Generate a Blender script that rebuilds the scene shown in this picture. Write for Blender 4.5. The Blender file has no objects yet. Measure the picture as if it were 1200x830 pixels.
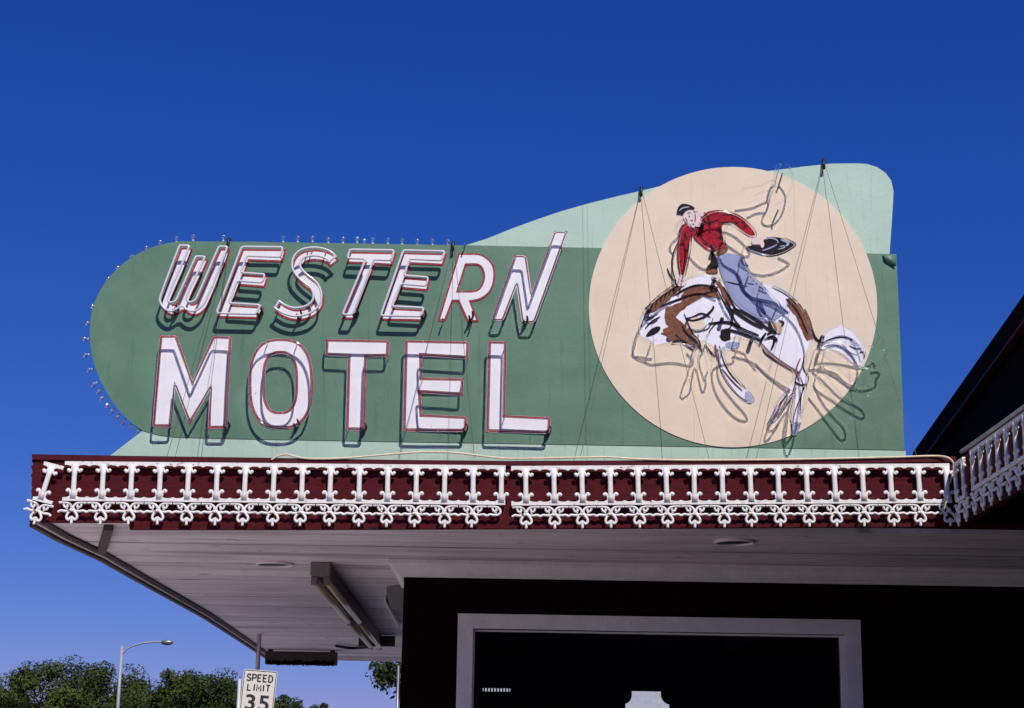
import bpy, bmesh, math, random
from mathutils import Vector, Matrix
R_ = math.radians
random.seed(7)
SC = bpy.context.scene
COL = SC.collection

# ------------------------------------------------------------------ camera, sky, sun, exposure
F = 2000.0; PW, PH = 1200.0, 830.0
CAM = Vector((0, 0, 1.6))
ROT = Matrix.Rotation(math.pi/2 + R_(14.04), 3, 'X') @ Matrix.Rotation(R_(0.93), 3, 'Z')
cd = bpy.data.cameras.new('camera'); cam = bpy.data.objects.new('camera', cd); COL.objects.link(cam)
cd.lens = 60.0; cd.sensor_width = 36.0; cd.sensor_fit = 'HORIZONTAL'; cd.clip_end = 3000; cd.clip_start = 0.05
cam.matrix_world = Matrix.Translation(CAM) @ ROT.to_4x4()
SC.camera = cam
SUN = Vector((0.35, -1.0, 1.18)).normalized()          # towards the sun
w = bpy.data.worlds.new('World'); SC.world = w; w.use_nodes = True
nt = w.node_tree; nt.nodes.clear()
sky = nt.nodes.new('ShaderNodeTexSky'); sky.sky_type = 'NISHITA'; sky.sun_disc = False
sky.sun_elevation = math.asin(SUN.z); sky.sun_rotation = math.atan2(SUN.x, SUN.y)
sky.altitude = 1200; sky.air_density = 1.0; sky.dust_density = 0.6; sky.ozone_density = 3.0
hs = nt.nodes.new('ShaderNodeHueSaturation'); hs.inputs['Saturation'].default_value = 1.12; hs.inputs['Hue'].default_value = 0.505
bg = nt.nodes.new('ShaderNodeBackground'); bg.inputs['Strength'].default_value = 0.075
out = nt.nodes.new('ShaderNodeOutputWorld')
nt.links.new(sky.outputs[0], hs.inputs['Color']); tint = nt.nodes.new('ShaderNodeMix'); tint.data_type = 'RGBA'; tint.blend_type = 'MULTIPLY'; tint.inputs['Factor'].default_value = 1.0; tint.inputs[7].default_value = (0.56, 0.60, 1.0, 1)
nt.links.new(hs.outputs[0], tint.inputs[6]); sep = nt.nodes.new('ShaderNodeSeparateColor'); com = nt.nodes.new('ShaderNodeCombineColor'); nt.links.new(tint.outputs[2], sep.inputs[0])
for ch_, (gam, k) in enumerate(((1.50, 1.62), (0.99, 0.785), (0.76, 0.93))):      # deep slide-film blue
    pw = nt.nodes.new('ShaderNodeMath'); pw.operation = 'POWER'; pw.inputs[1].default_value = gam
    ml = nt.nodes.new('ShaderNodeMath'); ml.operation = 'MULTIPLY'; ml.inputs[1].default_value = k/0.0892*0.0892**gam
    nt.links.new(sep.outputs[ch_], pw.inputs[0]); nt.links.new(pw.outputs[0], ml.inputs[0]); nt.links.new(ml.outputs[0], com.inputs[ch_])
nt.links.new(com.outputs[0], bg.inputs['Color']); nt.links.new(bg.outputs[0], out.inputs['Surface'])
sd = bpy.data.lights.new('sun', 'SUN'); sd.energy = 4.75; sd.angle = R_(0.5); sd.color = (1, 0.955, 0.89)
so = bpy.data.objects.new('sun', sd); COL.objects.link(so)
so.rotation_euler = (-SUN).to_track_quat('-Z', 'Y').to_euler(); so.location = (5, -20, 30)
SC.view_settings.view_transform = 'Standard'; SC.view_settings.look = 'None'
SC.view_settings.exposure = 0.05; SC.view_settings.gamma = 1.0

# ------------------------------------------------------------------ helpers
def ray(u, v): return ROT @ Vector(((u-600)/F, -(v-415)/F, -1))
def pY(u, v, Y): d = ray(u, v); return CAM + d*(Y/d.y)
def pZ(u, v, Z): d = ray(u, v); return CAM + d*((Z-CAM.z)/d.z)
def pX(u, v, X): d = ray(u, v); return CAM + d*(X/d.x)

ROOT = {}
def thing(name, label, cat, loc=(0, 0, 0), group=None, kind=None):
    o = bpy.data.objects.new(name, None); COL.objects.link(o); o.location = loc; o.empty_display_size = 0.2
    o['label'] = label; o['category'] = cat
    if group: o['group'] = group
    ROOT[o] = Vector(loc); return o
def tag(o, label, cat, group=None, kind=None):
    o['label'] = label; o['category'] = cat
    if group: o['group'] = group
    if kind: o['kind'] = kind
    return o
def link(name, me, mat, parent=None, smooth=False, world=True):
    me.name = name
    if mat and not me.materials: me.materials.append(mat)
    base = ROOT.get(parent, Vector()) if parent else Vector()
    if parent and world: me.transform(Matrix.Translation(-base))
    o = bpy.data.objects.new(name, me); COL.objects.link(o)
    if parent: o.parent = parent
    ROOT[o] = base if world else base
    if smooth:
        for p in me.polygons: p.use_smooth = True
    return o
def bm_mesh(bm):
    me = bpy.data.meshes.new('m'); bmesh.ops.recalc_face_normals(bm, faces=bm.faces[:]); bm.to_mesh(me); bm.free(); return me
def box(bm, x0, x1, y0, y1, z0, z1, bev=0.0):
    r = bmesh.ops.create_cube(bm, size=1.0)
    vs = r['verts']
    for v in vs: v.co = Vector(((x0+x1)/2 + v.co.x*(x1-x0), (y0+y1)/2 + v.co.y*(y1-y0), (z0+z1)/2 + v.co.z*(z1-z0)))
    if bev:
        es = list({e for v in vs for e in v.link_edges})
        bmesh.ops.bevel(bm, geom=es, offset=bev, segments=2, affect='EDGES', profile=0.5)
def boxm(x0, x1, y0, y1, z0, z1, bev=0.0):
    bm = bmesh.new(); box(bm, x0, x1, y0, y1, z0, z1, bev); return bm_mesh(bm)
def fill_prism(rings, y0, y1):
    """flat outline(s) given as (x,z) lists, extruded from y0 (front) to y1; inner rings are holes"""
    cu = bpy.data.curves.new('c', 'CURVE'); cu.dimensions = '2D'; cu.fill_mode = 'BOTH'; cu.extrude = (y1-y0)/2
    for r in rings:
        s = cu.splines.new('POLY'); s.points.add(len(r)-1); s.use_cyclic_u = True
        for p, q in zip(s.points, r): p.co = (q[0], q[1], 0, 1)
    o = bpy.data.objects.new('tmp', cu); COL.objects.link(o)
    bpy.context.view_layer.update()
    dg = bpy.context.evaluated_depsgraph_get()
    me = bpy.data.meshes.new_from_object(o.evaluated_get(dg))
    bpy.data.objects.remove(o); bpy.data.curves.remove(cu)
    yc = (y0+y1)/2
    for v in me.vertices: x, y, z = v.co; v.co = (x, yc - z, y)
    bm = bmesh.new(); bm.from_mesh(me); bmesh.ops.remove_doubles(bm, verts=bm.verts[:], dist=1e-6)
    bmesh.ops.recalc_face_normals(bm, faces=bm.faces[:]); bm.to_mesh(me); bm.free()
    return me
def hprism(pts, z0, z1):
    bm = bmesh.new()
    a = [bm.verts.new((p[0], p[1], z0)) for p in pts]; b = [bm.verts.new((p[0], p[1], z1)) for p in pts]
    bm.faces.new(a); bm.faces.new(b); n = len(pts)
    for i in range(n): bm.faces.new((a[i], a[(i+1) % n], b[(i+1) % n], b[i]))
    return bm_mesh(bm)
def tube(bm, pts, r, n=8, closed=False, cap=True, r1=None):
    pts = [Vector(p) for p in pts]; m = len(pts); rings = []
    up = None
    for i, p in enumerate(pts):
        a = pts[i-1] if (i > 0 or closed) else pts[i]; b = pts[(i+1) % m] if (i < m-1 or closed) else pts[i]
        t = (b-a)
        if t.length < 1e-9: t = Vector((0, 0, 1))
        t.normalize()
        if up is None:
            up = Vector((0, 1, 0)) if abs(t.y) < 0.9 else Vector((1, 0, 0))
        s = t.cross(up)
        if s.length < 1e-6: s = t.orthogonal()
        s.normalize(); u2 = s.cross(t); up = u2
        rr = r if r1 is None else r + (r1-r)*i/max(1, m-1)
        rings.append([bm.verts.new(p + (s*math.cos(2*math.pi*k/n) + u2*math.sin(2*math.pi*k/n))*rr) for k in range(n)])
    for i in range(m if closed else m-1):
        A, B = rings[i], rings[(i+1) % m]
        for k in range(n): bm.faces.new((A[k], A[(k+1) % n], B[(k+1) % n], B[k]))
    if cap and not closed: bm.faces.new(rings[0]); bm.faces.new(rings[-1])
def tubem(pts, r, n=8, **k): bm = bmesh.new(); tube(bm, pts, r, n, **k); return bm_mesh(bm)
def chaikin(pts, it=2, closed=False):
    pts = [Vector(p) for p in pts]
    for _ in range(it):
        q = []; n = len(pts)
        rng = range(n) if closed else range(n-1)
        if not closed: q.append(pts[0])
        for i in rng:
            a, b = pts[i], pts[(i+1) % n]; q.append(a*0.75+b*0.25); q.append(a*0.25+b*0.75)
        if not closed: q.append(pts[-1])
        pts = q
    return pts
def area(p): return sum(p[i][0]*p[(i+1) % len(p)][1]-p[(i+1) % len(p)][0]*p[i][1] for i in range(len(p)))/2
def inset(p, d):
    """move every edge of a closed outline inwards by d (mitred)"""
    if area(p) < 0: p = p[::-1]
    n = len(p); out_ = []
    for i in range(n):
        a, b, c = Vector(p[i-1][:2]), Vector(p[i][:2]), Vector(p[(i+1) % n][:2])
        e1, e2 = (b-a).normalized(), (c-b).normalized()
        n1, n2 = Vector((-e1.y, e1.x)), Vector((-e2.y, e2.x))
        m = n1+n2
        k = 1+n1.dot(n2)
        m = m/max(k, 0.45)
        out_.append(tuple(b+m*d))
    return out_
def smooth2(p, it=2, closed=True): return [(v.x, v.y) for v in chaikin([(a[0], a[1], 0) for a in p], it, closed)]

# ------------------------------------------------------------------ materials
def mat(name, base, rough=0.6, var=0.12, scale=6.0, bump=0.0, bscale=80.0, metal=0.0, spots=None, stretch=None, coat=0.0, spec=0.5):
    m = bpy.data.materials.new(name); m.use_nodes = True; n = m.node_tree; P = n.nodes['Principled BSDF']
    P.inputs['Roughness'].default_value = rough; P.inputs['Metallic'].default_value = metal
    P.inputs['Specular IOR Level'].default_value = spec
    if coat: P.inputs['Coat Weight'].default_value = coat
    tc = n.nodes.new('ShaderNodeTexCoord'); mp = n.nodes.new('ShaderNodeMapping')
    if stretch: mp.inputs['Scale'].default_value = stretch
    n.links.new(tc.outputs['Object'], mp.inputs['Vector'])
    nz = n.nodes.new('ShaderNodeTexNoise'); nz.inputs['Scale'].default_value = scale; nz.inputs['Detail'].default_value = 7; nz.inputs['Roughness'].default_value = 0.62
    n.links.new(mp.outputs[0], nz.inputs['Vector'])
    rp = n.nodes.new('ShaderNodeValToRGB')
    rp.color_ramp.elements[0].position = 0.3; rp.color_ramp.elements[1].position = 0.72
    rp.color_ramp.elements[0].color = tuple(c*(1-var) for c in base)+(1,); rp.color_ramp.elements[1].color = tuple(min(1, c*(1+var)) for c in base)+(1,)
    n.links.new(nz.outputs['Fac'], rp.inputs[0]); col = rp.outputs[0]
    for sp in (spots or []):          # (colour, scale, threshold, softness, stretch)
        c, s, t, soft = sp[:4]
        mp2 = n.nodes.new('ShaderNodeMapping'); n.links.new(tc.outputs['Object'], mp2.inputs['Vector'])
        if len(sp) > 4: mp2.inputs['Scale'].default_value = sp[4]
        n2 = n.nodes.new('ShaderNodeTexNoise'); n2.inputs['Scale'].default_value = s; n2.inputs['Detail'].default_value = 5
        n.links.new(mp2.outputs[0], n2.inputs['Vector'])
        r2 = n.nodes.new('ShaderNodeValToRGB'); r2.color_ramp.elements[0].position = t; r2.color_ramp.elements[1].position = min(1, t+soft)
        n.links.new(n2.outputs['Fac'], r2.inputs[0])
        mx = n.nodes.new('ShaderNodeMix'); mx.data_type = 'RGBA'
        n.links.new(r2.outputs[0], mx.inputs['Factor']); n.links.new(col, mx.inputs[6]); mx.inputs[7].default_value = tuple(c)+(1,)
        col = mx.outputs[2]
    n.links.new(col, P.inputs['Base Color'])
    if bump:
        nb = n.nodes.new('ShaderNodeTexNoise'); nb.inputs['Scale'].default_value = bscale; nb.inputs['Detail'].default_value = 4
        n.links.new(mp.outputs[0], nb.inputs['Vector'])
        bp = n.nodes.new('ShaderNodeBump'); bp.inputs['Strength'].default_value = bump; bp.inputs['Distance'].default_value = 0.01
        n.links.new(nb.outputs['Fac'], bp.inputs['Height']); n.links.new(bp.outputs[0], P.inputs['Normal'])
    return m
grime = ((0.05, 0.04, 0.035), 90, 0.70, 0.03)
M = {}
M['green'] = mat('dark_green_paint', (0.080, 0.166, 0.110), 0.55, 0.12, 2.2, 0.12, 35, spots=[((0.055, 0.10, 0.075), 4, 0.60, 0.2, (6, 1, 0.45)), ((0.03, 0.05, 0.04), 45, 0.73, 0.02), ((0.12, 0.21, 0.15), 3.0, 0.58, 0.25)])
M['mint'] = mat('pale_green_paint', (0.36, 0.49, 0.405), 0.55, 0.07, 2.2, 0.12, 35, spots=[((0.27, 0.33, 0.27), 5, 0.60, 0.18, (7, 1, 0.5)), ((0.1, 0.11, 0.09), 45, 0.75, 0.02)])
M['cream'] = mat('cream_paint', (0.64, 0.525, 0.405), 0.6, 0.05, 2.5, 0.10, 35, spots=[((0.22, 0.15, 0.1), 45, 0.76, 0.02), ((0.52, 0.40, 0.30), 4, 0.62, 0.2, (6, 1, 0.45)), ((0.55, 0.45, 0.36), 2.0, 0.55, 0.3)])
M['white'] = mat('white_letter_paint', (0.68, 0.66, 0.70), 0.5, 0.05, 9, 0.06, 60, spots=[((0.35, 0.12, 0.12), 55, 0.72, 0.03)])
M['red'] = mat('red_border_paint', (0.27, 0.018, 0.032), 0.5, 0.3, 30, 0.08, 90, spec=0.3, spots=[((0.65, 0.45, 0.45), 60, 0.66, 0.04)])
M['maroon'] = mat('maroon_board_paint', (0.064, 0.005, 0.009), 0.75, 0.35, 5, 0.4, 30, spec=0.12, stretch=(1, 1, 9), spots=[((0.012, 0.004, 0.005), 9, 0.62, 0.06, (0.6, 1, 6)), ((0.42, 0.36, 0.33), 38, 0.745, 0.02, (1, 1, 3))])
M['flash'] = mat('maroon_metal_flashing', (0.062, 0.005, 0.011), 0.6, 0.25, 12, 0.1, 40, spec=0.15)
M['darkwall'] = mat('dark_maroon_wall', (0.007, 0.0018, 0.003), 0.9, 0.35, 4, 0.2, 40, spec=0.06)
M['iron'] = mat('white_painted_iron', (0.70, 0.67, 0.66), 0.5, 0.10, 14, 0.25, 60, spots=[((0.40, 0.35, 0.32), 30, 0.60, 0.12), ((0.20, 0.09, 0.045), 26, 0.69, 0.03), ((0.06, 0.045, 0.04), 60, 0.71, 0.02)])
M['frame'] = mat('grey_white_trim', (0.74, 0.67, 0.70), 0.6, 0.10, 8, 0.12, 40, spots=[grime])
M['taupe'] = mat('taupe_metal_housing', (0.17, 0.145, 0.135), 0.6, 0.2, 10, 0.1, 50)
M['lampgrey'] = mat('grey_lamp_paint', (0.27, 0.275, 0.30), 0.5, 0.12, 10)
M['brown'] = mat('brown_edge_board', (0.055, 0.03, 0.026), 0.7, 0.3, 7, 0.3, 40)
M['steel'] = mat('dull_steel', (0.30, 0.30, 0.31), 0.42, 0.15, 10, 0.05, 60, metal=0.7)
M['galv'] = mat('pale_galvanised_steel', (0.48, 0.49, 0.52), 0.5, 0.12, 10, 0.05, 60, metal=0.25)
M['black'] = mat('black_rubber', (0.012, 0.011, 0.012), 0.5, 0.3, 20)
M['wire'] = mat('dark_guy_wire', (0.03, 0.028, 0.026), 0.5, 0.3, 30, metal=0.3)
M['cable'] = mat('cream_cable', (0.62, 0.50, 0.36), 0.5, 0.2, 20)
M['signface'] = mat('cream_sign_sheet', (0.62, 0.58, 0.50), 0.45, 0.06, 9, 0.03, 60, spots=[((0.3, 0.24, 0.17), 22, 0.73, 0.04)])
M['ink'] = mat('black_ink', (0.02, 0.018, 0.02), 0.5, 0.2, 30)
M['ground'] = mat('dark_worn_asphalt', (0.042, 0.040, 0.040), 0.9, 0.2, 1.2, 0.4, 25, spots=[((0.035, 0.034, 0.034), 0.9, 0.6, 0.12)])
M['bounce'] = mat('bounce_concrete', (0.52, 0.475, 0.455), 0.85, 0.12, 1.2, 0.3, 25, spots=[((0.2, 0.18, 0.17), 1.1, 0.6, 0.15)])
M['bark'] = mat('brown_bark', (0.07, 0.05, 0.038), 0.9, 0.3, 14, 0.6, 30)
M['tubewhite'] = mat('white_neon_glass', (0.60, 0.58, 0.62), 0.15, 0.06, 30, coat=0.6)
M['oldtube'] = mat('yellowed_tube_glass', (0.52, 0.42, 0.28), 0.3, 0.15, 6)
M['brick'] = mat('dark_brown_brick', (0.06, 0.03, 0.025), 0.9, 0.3, 9, 0.3, 30)
M['room'] = mat('dark_room_wall', (0.035, 0.028, 0.035), 0.8, 0.2, 4)
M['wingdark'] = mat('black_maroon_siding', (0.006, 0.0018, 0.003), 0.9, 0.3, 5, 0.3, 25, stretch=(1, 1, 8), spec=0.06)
def glassm(name, col, rough=0.02):
    m = bpy.data.materials.new(name); m.use_nodes = True; n = m.node_tree; P = n.nodes['Principled BSDF']
    P.inputs['Base Color'].default_value = col+(1,); P.inputs['Transmission Weight'].default_value = 1; P.inputs['Roughness'].default_value = rough; P.inputs['IOR'].default_value = 1.45
    return m
def hollow(name, thru, col):
    # thin hollow glass: mostly lets light pass, with a glossy skin
    m = bpy.data.materials.new(name); m.use_nodes = True; n = m.node_tree; P = n.nodes['Principled BSDF']
    P.inputs['Base Color'].default_value = col+(1,); P.inputs['Transmission Weight'].default_value = 1; P.inputs['IOR'].default_value = 1.12; P.inputs['Roughness'].default_value = 0.02
    P.inputs['Coat Weight'].default_value = 1; P.inputs['Coat Roughness'].default_value = 0.10; P.inputs['Coat IOR'].default_value = 1.5
    t = n.nodes.new('ShaderNodeBsdfTransparent'); mx = n.nodes.new('ShaderNodeMixShader'); mx.inputs[0].default_value = thru
    o = n.nodes['Material Output']
    n.links.new(P.outputs[0], mx.inputs[1]); n.links.new(t.outputs[0], mx.inputs[2]); n.links.new(mx.outputs[0], o.inputs['Surface']); return m
M['glass'] = hollow('clear_glass', 0.40, (0.93, 0.90, 0.88))
M['glass2'] = hollow('clear_letter_tube_glass', 0.0, (0.95, 0.90, 0.90))
M['pane'] = glassm('window_glass', (0.90, 0.92, 0.97), 0.0)
M['bulb'] = hollow('clear_bulb_glass', 0.1, (0.93, 0.93, 0.95)); M['bulb'].node_tree.nodes['Principled BSDF'].inputs['Coat Roughness'].default_value = 0.07; M['bulb'].node_tree.nodes['Principled BSDF'].inputs['Coat IOR'].default_value = 3.2
def flat(name, base, rough=0.55, var=0.18, scale=40): return mat(name, base, rough, var, scale, spec=0.1)
M['horse'] = flat('white_horse_paint', (0.70, 0.68, 0.76), 0.5, 0.06, 25)
M['lilac'] = flat('lilac_grey_paint', (0.30, 0.32, 0.48))
M['hbrown'] = flat('chestnut_paint', (0.17, 0.066, 0.038), var=0.5)
M['hblack'] = flat('black_outline_paint', (0.013, 0.008, 0.011), var=0.5)
M['hred'] = flat('dark_red_edge_paint', (0.16, 0.06, 0.065), var=0.4)
M['shirt'] = mat('red_shirt_paint', (0.30, 0.005, 0.020), 0.5, 0.35, 45, 0.1, 60, spec=0.1, spots=[((0.55, 0.14, 0.17), 60, 0.66, 0.05), ((0.05, 0.004, 0.008), 30, 0.55, 0.08)])
M['jean'] = flat('blue_denim_paint', (0.26, 0.29, 0.46), 0.5, 0.06, 25)
M['navy'] = flat('navy_stroke_paint', (0.045, 0.052, 0.15), 0.5, 0.25)
M['skin'] = flat('pale_skin_paint', (0.66, 0.52, 0.52), 0.5, 0.07)
M['boot'] = flat('tan_boot_paint', (0.50, 0.36, 0.27), 0.5, 0.1)

def soffit_mat():
    m = mat('weathered_soffit_boards', (0.76, 0.66, 0.70), 0.7, 0.2, 1.4, 0.25, 30, stretch=(0.3, 1.6, 1),
            spots=[((0.46, 0.38, 0.40), 1.6, 0.52, 0.22, (0.5, 7, 1)), ((0.24, 0.185, 0.20), 1.3, 0.58, 0.2, (0.22, 2.0, 1)), ((0.44, 0.36, 0.37), 0.9, 0.56, 0.25), ((0.34, 0.27, 0.27), 5.0, 0.62, 0.12), ((0.10, 0.08, 0.08), 60, 0.74, 0.02)])
    n = m.node_tree; P = n.nodes['Principled BSDF']
    old = P.inputs['Base Color'].links[0].from_socket
    tc = [x for x in n.nodes if x.type == 'TEX_COORD'][0]
    sx = n.nodes.new('ShaderNodeSeparateXYZ'); n.links.new(tc.outputs['Object'], sx.inputs[0])
    nz = n.nodes.new('ShaderNodeTexNoise'); nz.inputs['Scale'].default_value = 0.7; n.links.new(tc.outputs['Object'], nz.inputs['Vector'])
    a = n.nodes.new('ShaderNodeMath'); a.operation = 'MULTIPLY'; a.inputs[1].default_value = 0.87; n.links.new(sx.outputs['Y'], a.inputs[0])
    ad = n.nodes.new('ShaderNodeMath'); ad.operation = 'MULTIPLY_ADD'; ad.inputs[1].default_value = 0.03; n.links.new(nz.outputs['Fac'], ad.inputs[0]); n.links.new(a.outputs[0], ad.inputs[2])
    fr = n.nodes.new('ShaderNodeMath'); fr.operation = 'FRACT'; n.links.new(ad.outputs[0], fr.inputs[0])
    lt = n.nodes.new('ShaderNodeMath'); lt.operation = 'LESS_THAN'; lt.inputs[1].default_value = 0.045; n.links.new(fr.outputs[0], lt.inputs[0])
    n2 = n.nodes.new('ShaderNodeTexNoise'); n2.inputs['Scale'].default_value = 1.1; n.links.new(tc.outputs['Object'], n2.inputs['Vector'])
    ml = n.nodes.new('ShaderNodeMath'); ml.operation = 'MULTIPLY'; n.links.new(lt.outputs[0], ml.inputs[0]); n.links.new(n2.outputs['Fac'], ml.inputs[1])
    mx = n.nodes.new('ShaderNodeMix'); mx.data_type = 'RGBA'; n.links.new(ml.outputs[0], mx.inputs['Factor']); n.links.new(old, mx.inputs[6]); mx.inputs[7].default_value = (0.05, 0.035, 0.04, 1)
    n.links.new(mx.outputs[2], P.inputs['Base Color'])
    return m
M['soffit'] = soffit_mat()
def leaf_mat(name, a, b):
    m = bpy.data.materials.new(name); m.use_nodes = True; n = m.node_tree; P = n.nodes['Principled BSDF']
    tc = n.nodes.new('ShaderNodeTexCoord'); nz = n.nodes.new('ShaderNodeTexNoise'); nz.inputs['Scale'].default_value = 1.3; nz.inputs['Detail'].default_value = 6
    n.links.new(tc.outputs['Object'], nz.inputs['Vector'])
    rp = n.nodes.new('ShaderNodeValToRGB'); rp.color_ramp.elements[0].position = 0.35; rp.color_ramp.elements[1].position = 0.68
    rp.color_ramp.elements[0].color = a+(1,); rp.color_ramp.elements[1].color = b+(1,)
    n.links.new(nz.outputs['Fac'], rp.inputs[0]); n.links.new(rp.outputs[0], P.inputs['Base Color']); P.inputs['Roughness'].default_value = 0.75; P.inputs['Specular IOR Level'].default_value = 0.12
    return m
M['leaf'] = leaf_mat('green_leaves', (0.015, 0.028, 0.007), (0.085, 0.105, 0.022))
M['leaf2'] = leaf_mat('dark_green_leaves', (0.014, 0.025, 0.007), (0.062, 0.082, 0.020))

# ------------------------------------------------------------------ setting: ground
bm = bmesh.new(); s = 1500
bm.faces.new([bm.verts.new(c) for c in ((-s, -s, 0), (s, -s, 0), (s, s, 0), (-s, s, 0))])
g = link('ground', bm_mesh(bm), M['ground']); g['kind'] = 'structure'
g = link('bounce_slab', boxm(-18, -1.3, -8, 48, 0.004, 0.03), M['bounce']); g['kind'] = 'structure'  # unseen pale slab, added and sized to bounce sunlight up to the soffit

# ------------------------------------------------------------------ big structure: office, canopy, wing
YF = 11.0                                   # front of the fascia
ZS = 3.208                                  # soffit
YW = 12.945                                 # office front wall
ZT = 3.60                                   # top of the canopy slab
XW = 2.918                                  # side wing fascia
XL = -0.79                                  # office left corner
# canopy
canopy = thing('entrance_canopy', 'wide flat canopy with dark red fascia under the big green sign', 'canopy', (0, YF, 0))
edge = [pZ(u, v, ZS-0.03) for u, v in ((42, 615), (72, 630.5), (120, 653), (160, 676), (200, 698.5), (240, 721), (275, 744), (310, 768))]
edge[0].y = YF+0.05; edge[0].x = -3.085
br = pZ(470, 770, ZS); YB = br.y
edge[-1].y = YB
poly = [(p.x, p.y) for p in edge] + [(XL+0.1, YB), (XL+0.1, YW+0.1), (XW+1.9, YW+0.1), (XW+1.9, YF+0.06)]
link('soffit', hprism(poly, ZS, ZS+0.03), M['soffit'], canopy)
link('roof_slab', hprism([(p[0], p[1]) for p in poly], ZS+0.034, ZT), M['flash'], canopy)
def slab(name, px, y0, y1, m, parent): return link(name, fill_prism([[(p.x, p.z) for p in (pY(u, v, y0) for u, v in px)]], y0, y1), m, parent)
ftop = [(38, 533.5), (150, 535.5), (300, 537.5), (450, 540), (600, 541.5), (800, 540.5), (960, 538.5), (1121, 536)]
slab('fascia', ftop+[(1121, 617), (900, 618), (600, 619.5), (300, 620.5), (152, 620.5), (151, 615), (147, 612), (60, 612), (37, 612), (36.2, 604), (37.4, 600), (36, 596), (36.6, 588), (35.4, 586.5), (37.6, 584), (36.4, 575), (38, 572), (36.8, 569), (37.3, 560), (35.8, 557), (38.2, 554), (37, 549), (36, 547), (38.8, 544.5), (37.2, 540), (38.6, 537)], YF, YF+0.045, M['maroon'], canopy)
slab('flashing', [(u-1, v-1.2) for u, v in ftop]+[(u, v+5.0) for u, v in ftop[::-1]], YF-0.014, YF-0.003, M['flash'], canopy)
# left edge board follows the slab edge
def strip(pts, off0, off1, z0, z1):
    bm = bmesh.new(); n = len(pts); rows = []
    for i, p in enumerate(pts):
        rows.append([bm.verts.new((p.x+o, p.y, z)) for o, z in ((off0, z0), (off1, z0), (off1, z1), (off0, z1))])
    for a, b in zip(rows, rows[1:]):
        for k in range(4): bm.faces.new((a[k], a[(k+1) % 4], b[(k+1) % 4], b[k]))
    bm.faces.new(rows[0]); bm.faces.new(rows[-1]); return bm_mesh(bm)
link('edge_board', strip(edge, -0.035, 0.0, ZS-0.055, ZT+0.01), M['brown'], canopy)
link('edge_trim', strip(edge, 0.003, 0.024, ZS-0.035, ZS-0.002), M['frame'], canopy)
link('drip_edge', strip(edge, 0.026, 0.055, ZS-0.018, ZS-0.002), M['brown'], canopy)
link('back_board', boxm(edge[-1].x, XL+0.1, YB+0.003, YB+0.05, ZS-0.06, ZT), M['frame'], canopy)
def recessed(u, v, r):
    p = pZ(u, v, ZS); bm = bmesh.new(); t = []
    for k in range(32): a = 2*math.pi*k/32; t.append((p.x+r*math.cos(a), p.y+r*math.sin(a), ZS-0.008))
    tube(bm, t, 0.012, 8, closed=True)
    o = link('recessed_light', bm_mesh(bm), M['frame'], canopy, smooth=True)
    bm = bmesh.new(); c = bmesh.ops.create_circle(bm, cap_ends=True, segments=32, radius=r-0.004)
    for q in bm.verts: q.co += Vector((p.x, p.y, ZS-0.006))
    l = link('lens', bm_mesh(bm), M['black'], o)
recessed(322, 660, 0.135); recessed(861, 634, 0.13)
# short batten under the front left corner
a = pZ(127, 620, ZS-0.03); b = pZ(119, 648, ZS-0.03)
link('batten', hprism([(a.x-.032, a.y), (a.x+.032, a.y), (b.x+.032, b.y), (b.x-.032, b.y)], ZS-0.04, ZS-0.002), M['brown'], canopy)
# flat trim plates on the soffit near the office
0 and link('patch_board', hprism([(-1.0, 11.6), (-0.1, 11.6), (-0.1, 12.2), (-0.88, 12.2)], ZS-0.012, ZS-0.002), M['soffit'], canopy)

# office building
office = thing('motel_office', 'dark maroon motel office with a pale framed picture window under the canopy', 'building', (XL, YW, 0))
XR = XW+5.0; YBK = YW+5.4
wl, wr = pY(537, 719, YW).x, pY(1007, 727, YW).x
wt = pY(537, 719, YW-0.04).z; wb = 0.75
fw = 0.115
ol, orr, ot, ob = wl+0.03, wr-0.03, wt-0.03, wb+0.03
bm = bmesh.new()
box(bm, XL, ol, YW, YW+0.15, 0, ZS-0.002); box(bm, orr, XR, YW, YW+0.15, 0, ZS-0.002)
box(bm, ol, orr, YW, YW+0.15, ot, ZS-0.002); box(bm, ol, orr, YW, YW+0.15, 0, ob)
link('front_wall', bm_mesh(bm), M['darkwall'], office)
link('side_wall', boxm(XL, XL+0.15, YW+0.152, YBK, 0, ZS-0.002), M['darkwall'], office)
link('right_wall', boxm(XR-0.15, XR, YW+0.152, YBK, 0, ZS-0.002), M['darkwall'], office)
# rear wall with two openings that let daylight be seen through the room
yb = YBK
rz = lambda u, v: pY(u, v, yb)
A = rz(566, 806.5); B = rz(598, 811.5); Cc = rz(732, 810); D = rz(784, 830)
bm = bmesh.new(); T = 0.12
xs = [XL+0.152, A.x, B.x, Cc.x, D.x, XR-0.152]
box(bm, xs[0], xs[1], yb-T, yb, 0, ZS-0.002); box(bm, xs[2], xs[3], yb-T, yb, 0, ZS-0.002); box(bm, xs[4], xs[5], yb-T, yb, 0, ZS-0.002)
box(bm, xs[1], xs[2], yb-T, yb, A.z, ZS-0.002); box(bm, xs[1], xs[2], yb-T, yb, 0, B.z)
box(bm, xs[3], xs[4], yb-T, yb, Cc.z, ZS-0.002); box(bm, xs[3], xs[4], yb-T, yb, 0, Cc.z-0.75)
link('rear_wall', bm_mesh(bm), M['room'], office)
link('ceiling', boxm(XL+0.152, XR-0.152, YW+0.152, YBK-0.002, ZS-0.30, ZS-0.25), M['room'], office)
link('floor', boxm(XL+0.152, XR-0.152, YW+0.152, YBK-T-0.002, 0.004, 0.05), M['room'], office)
link('roof', boxm(XL+0.11, XR, YW+0.11, YBK+0.1, ZS+0.04, ZT+0.02), M['flash'], office)
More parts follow.
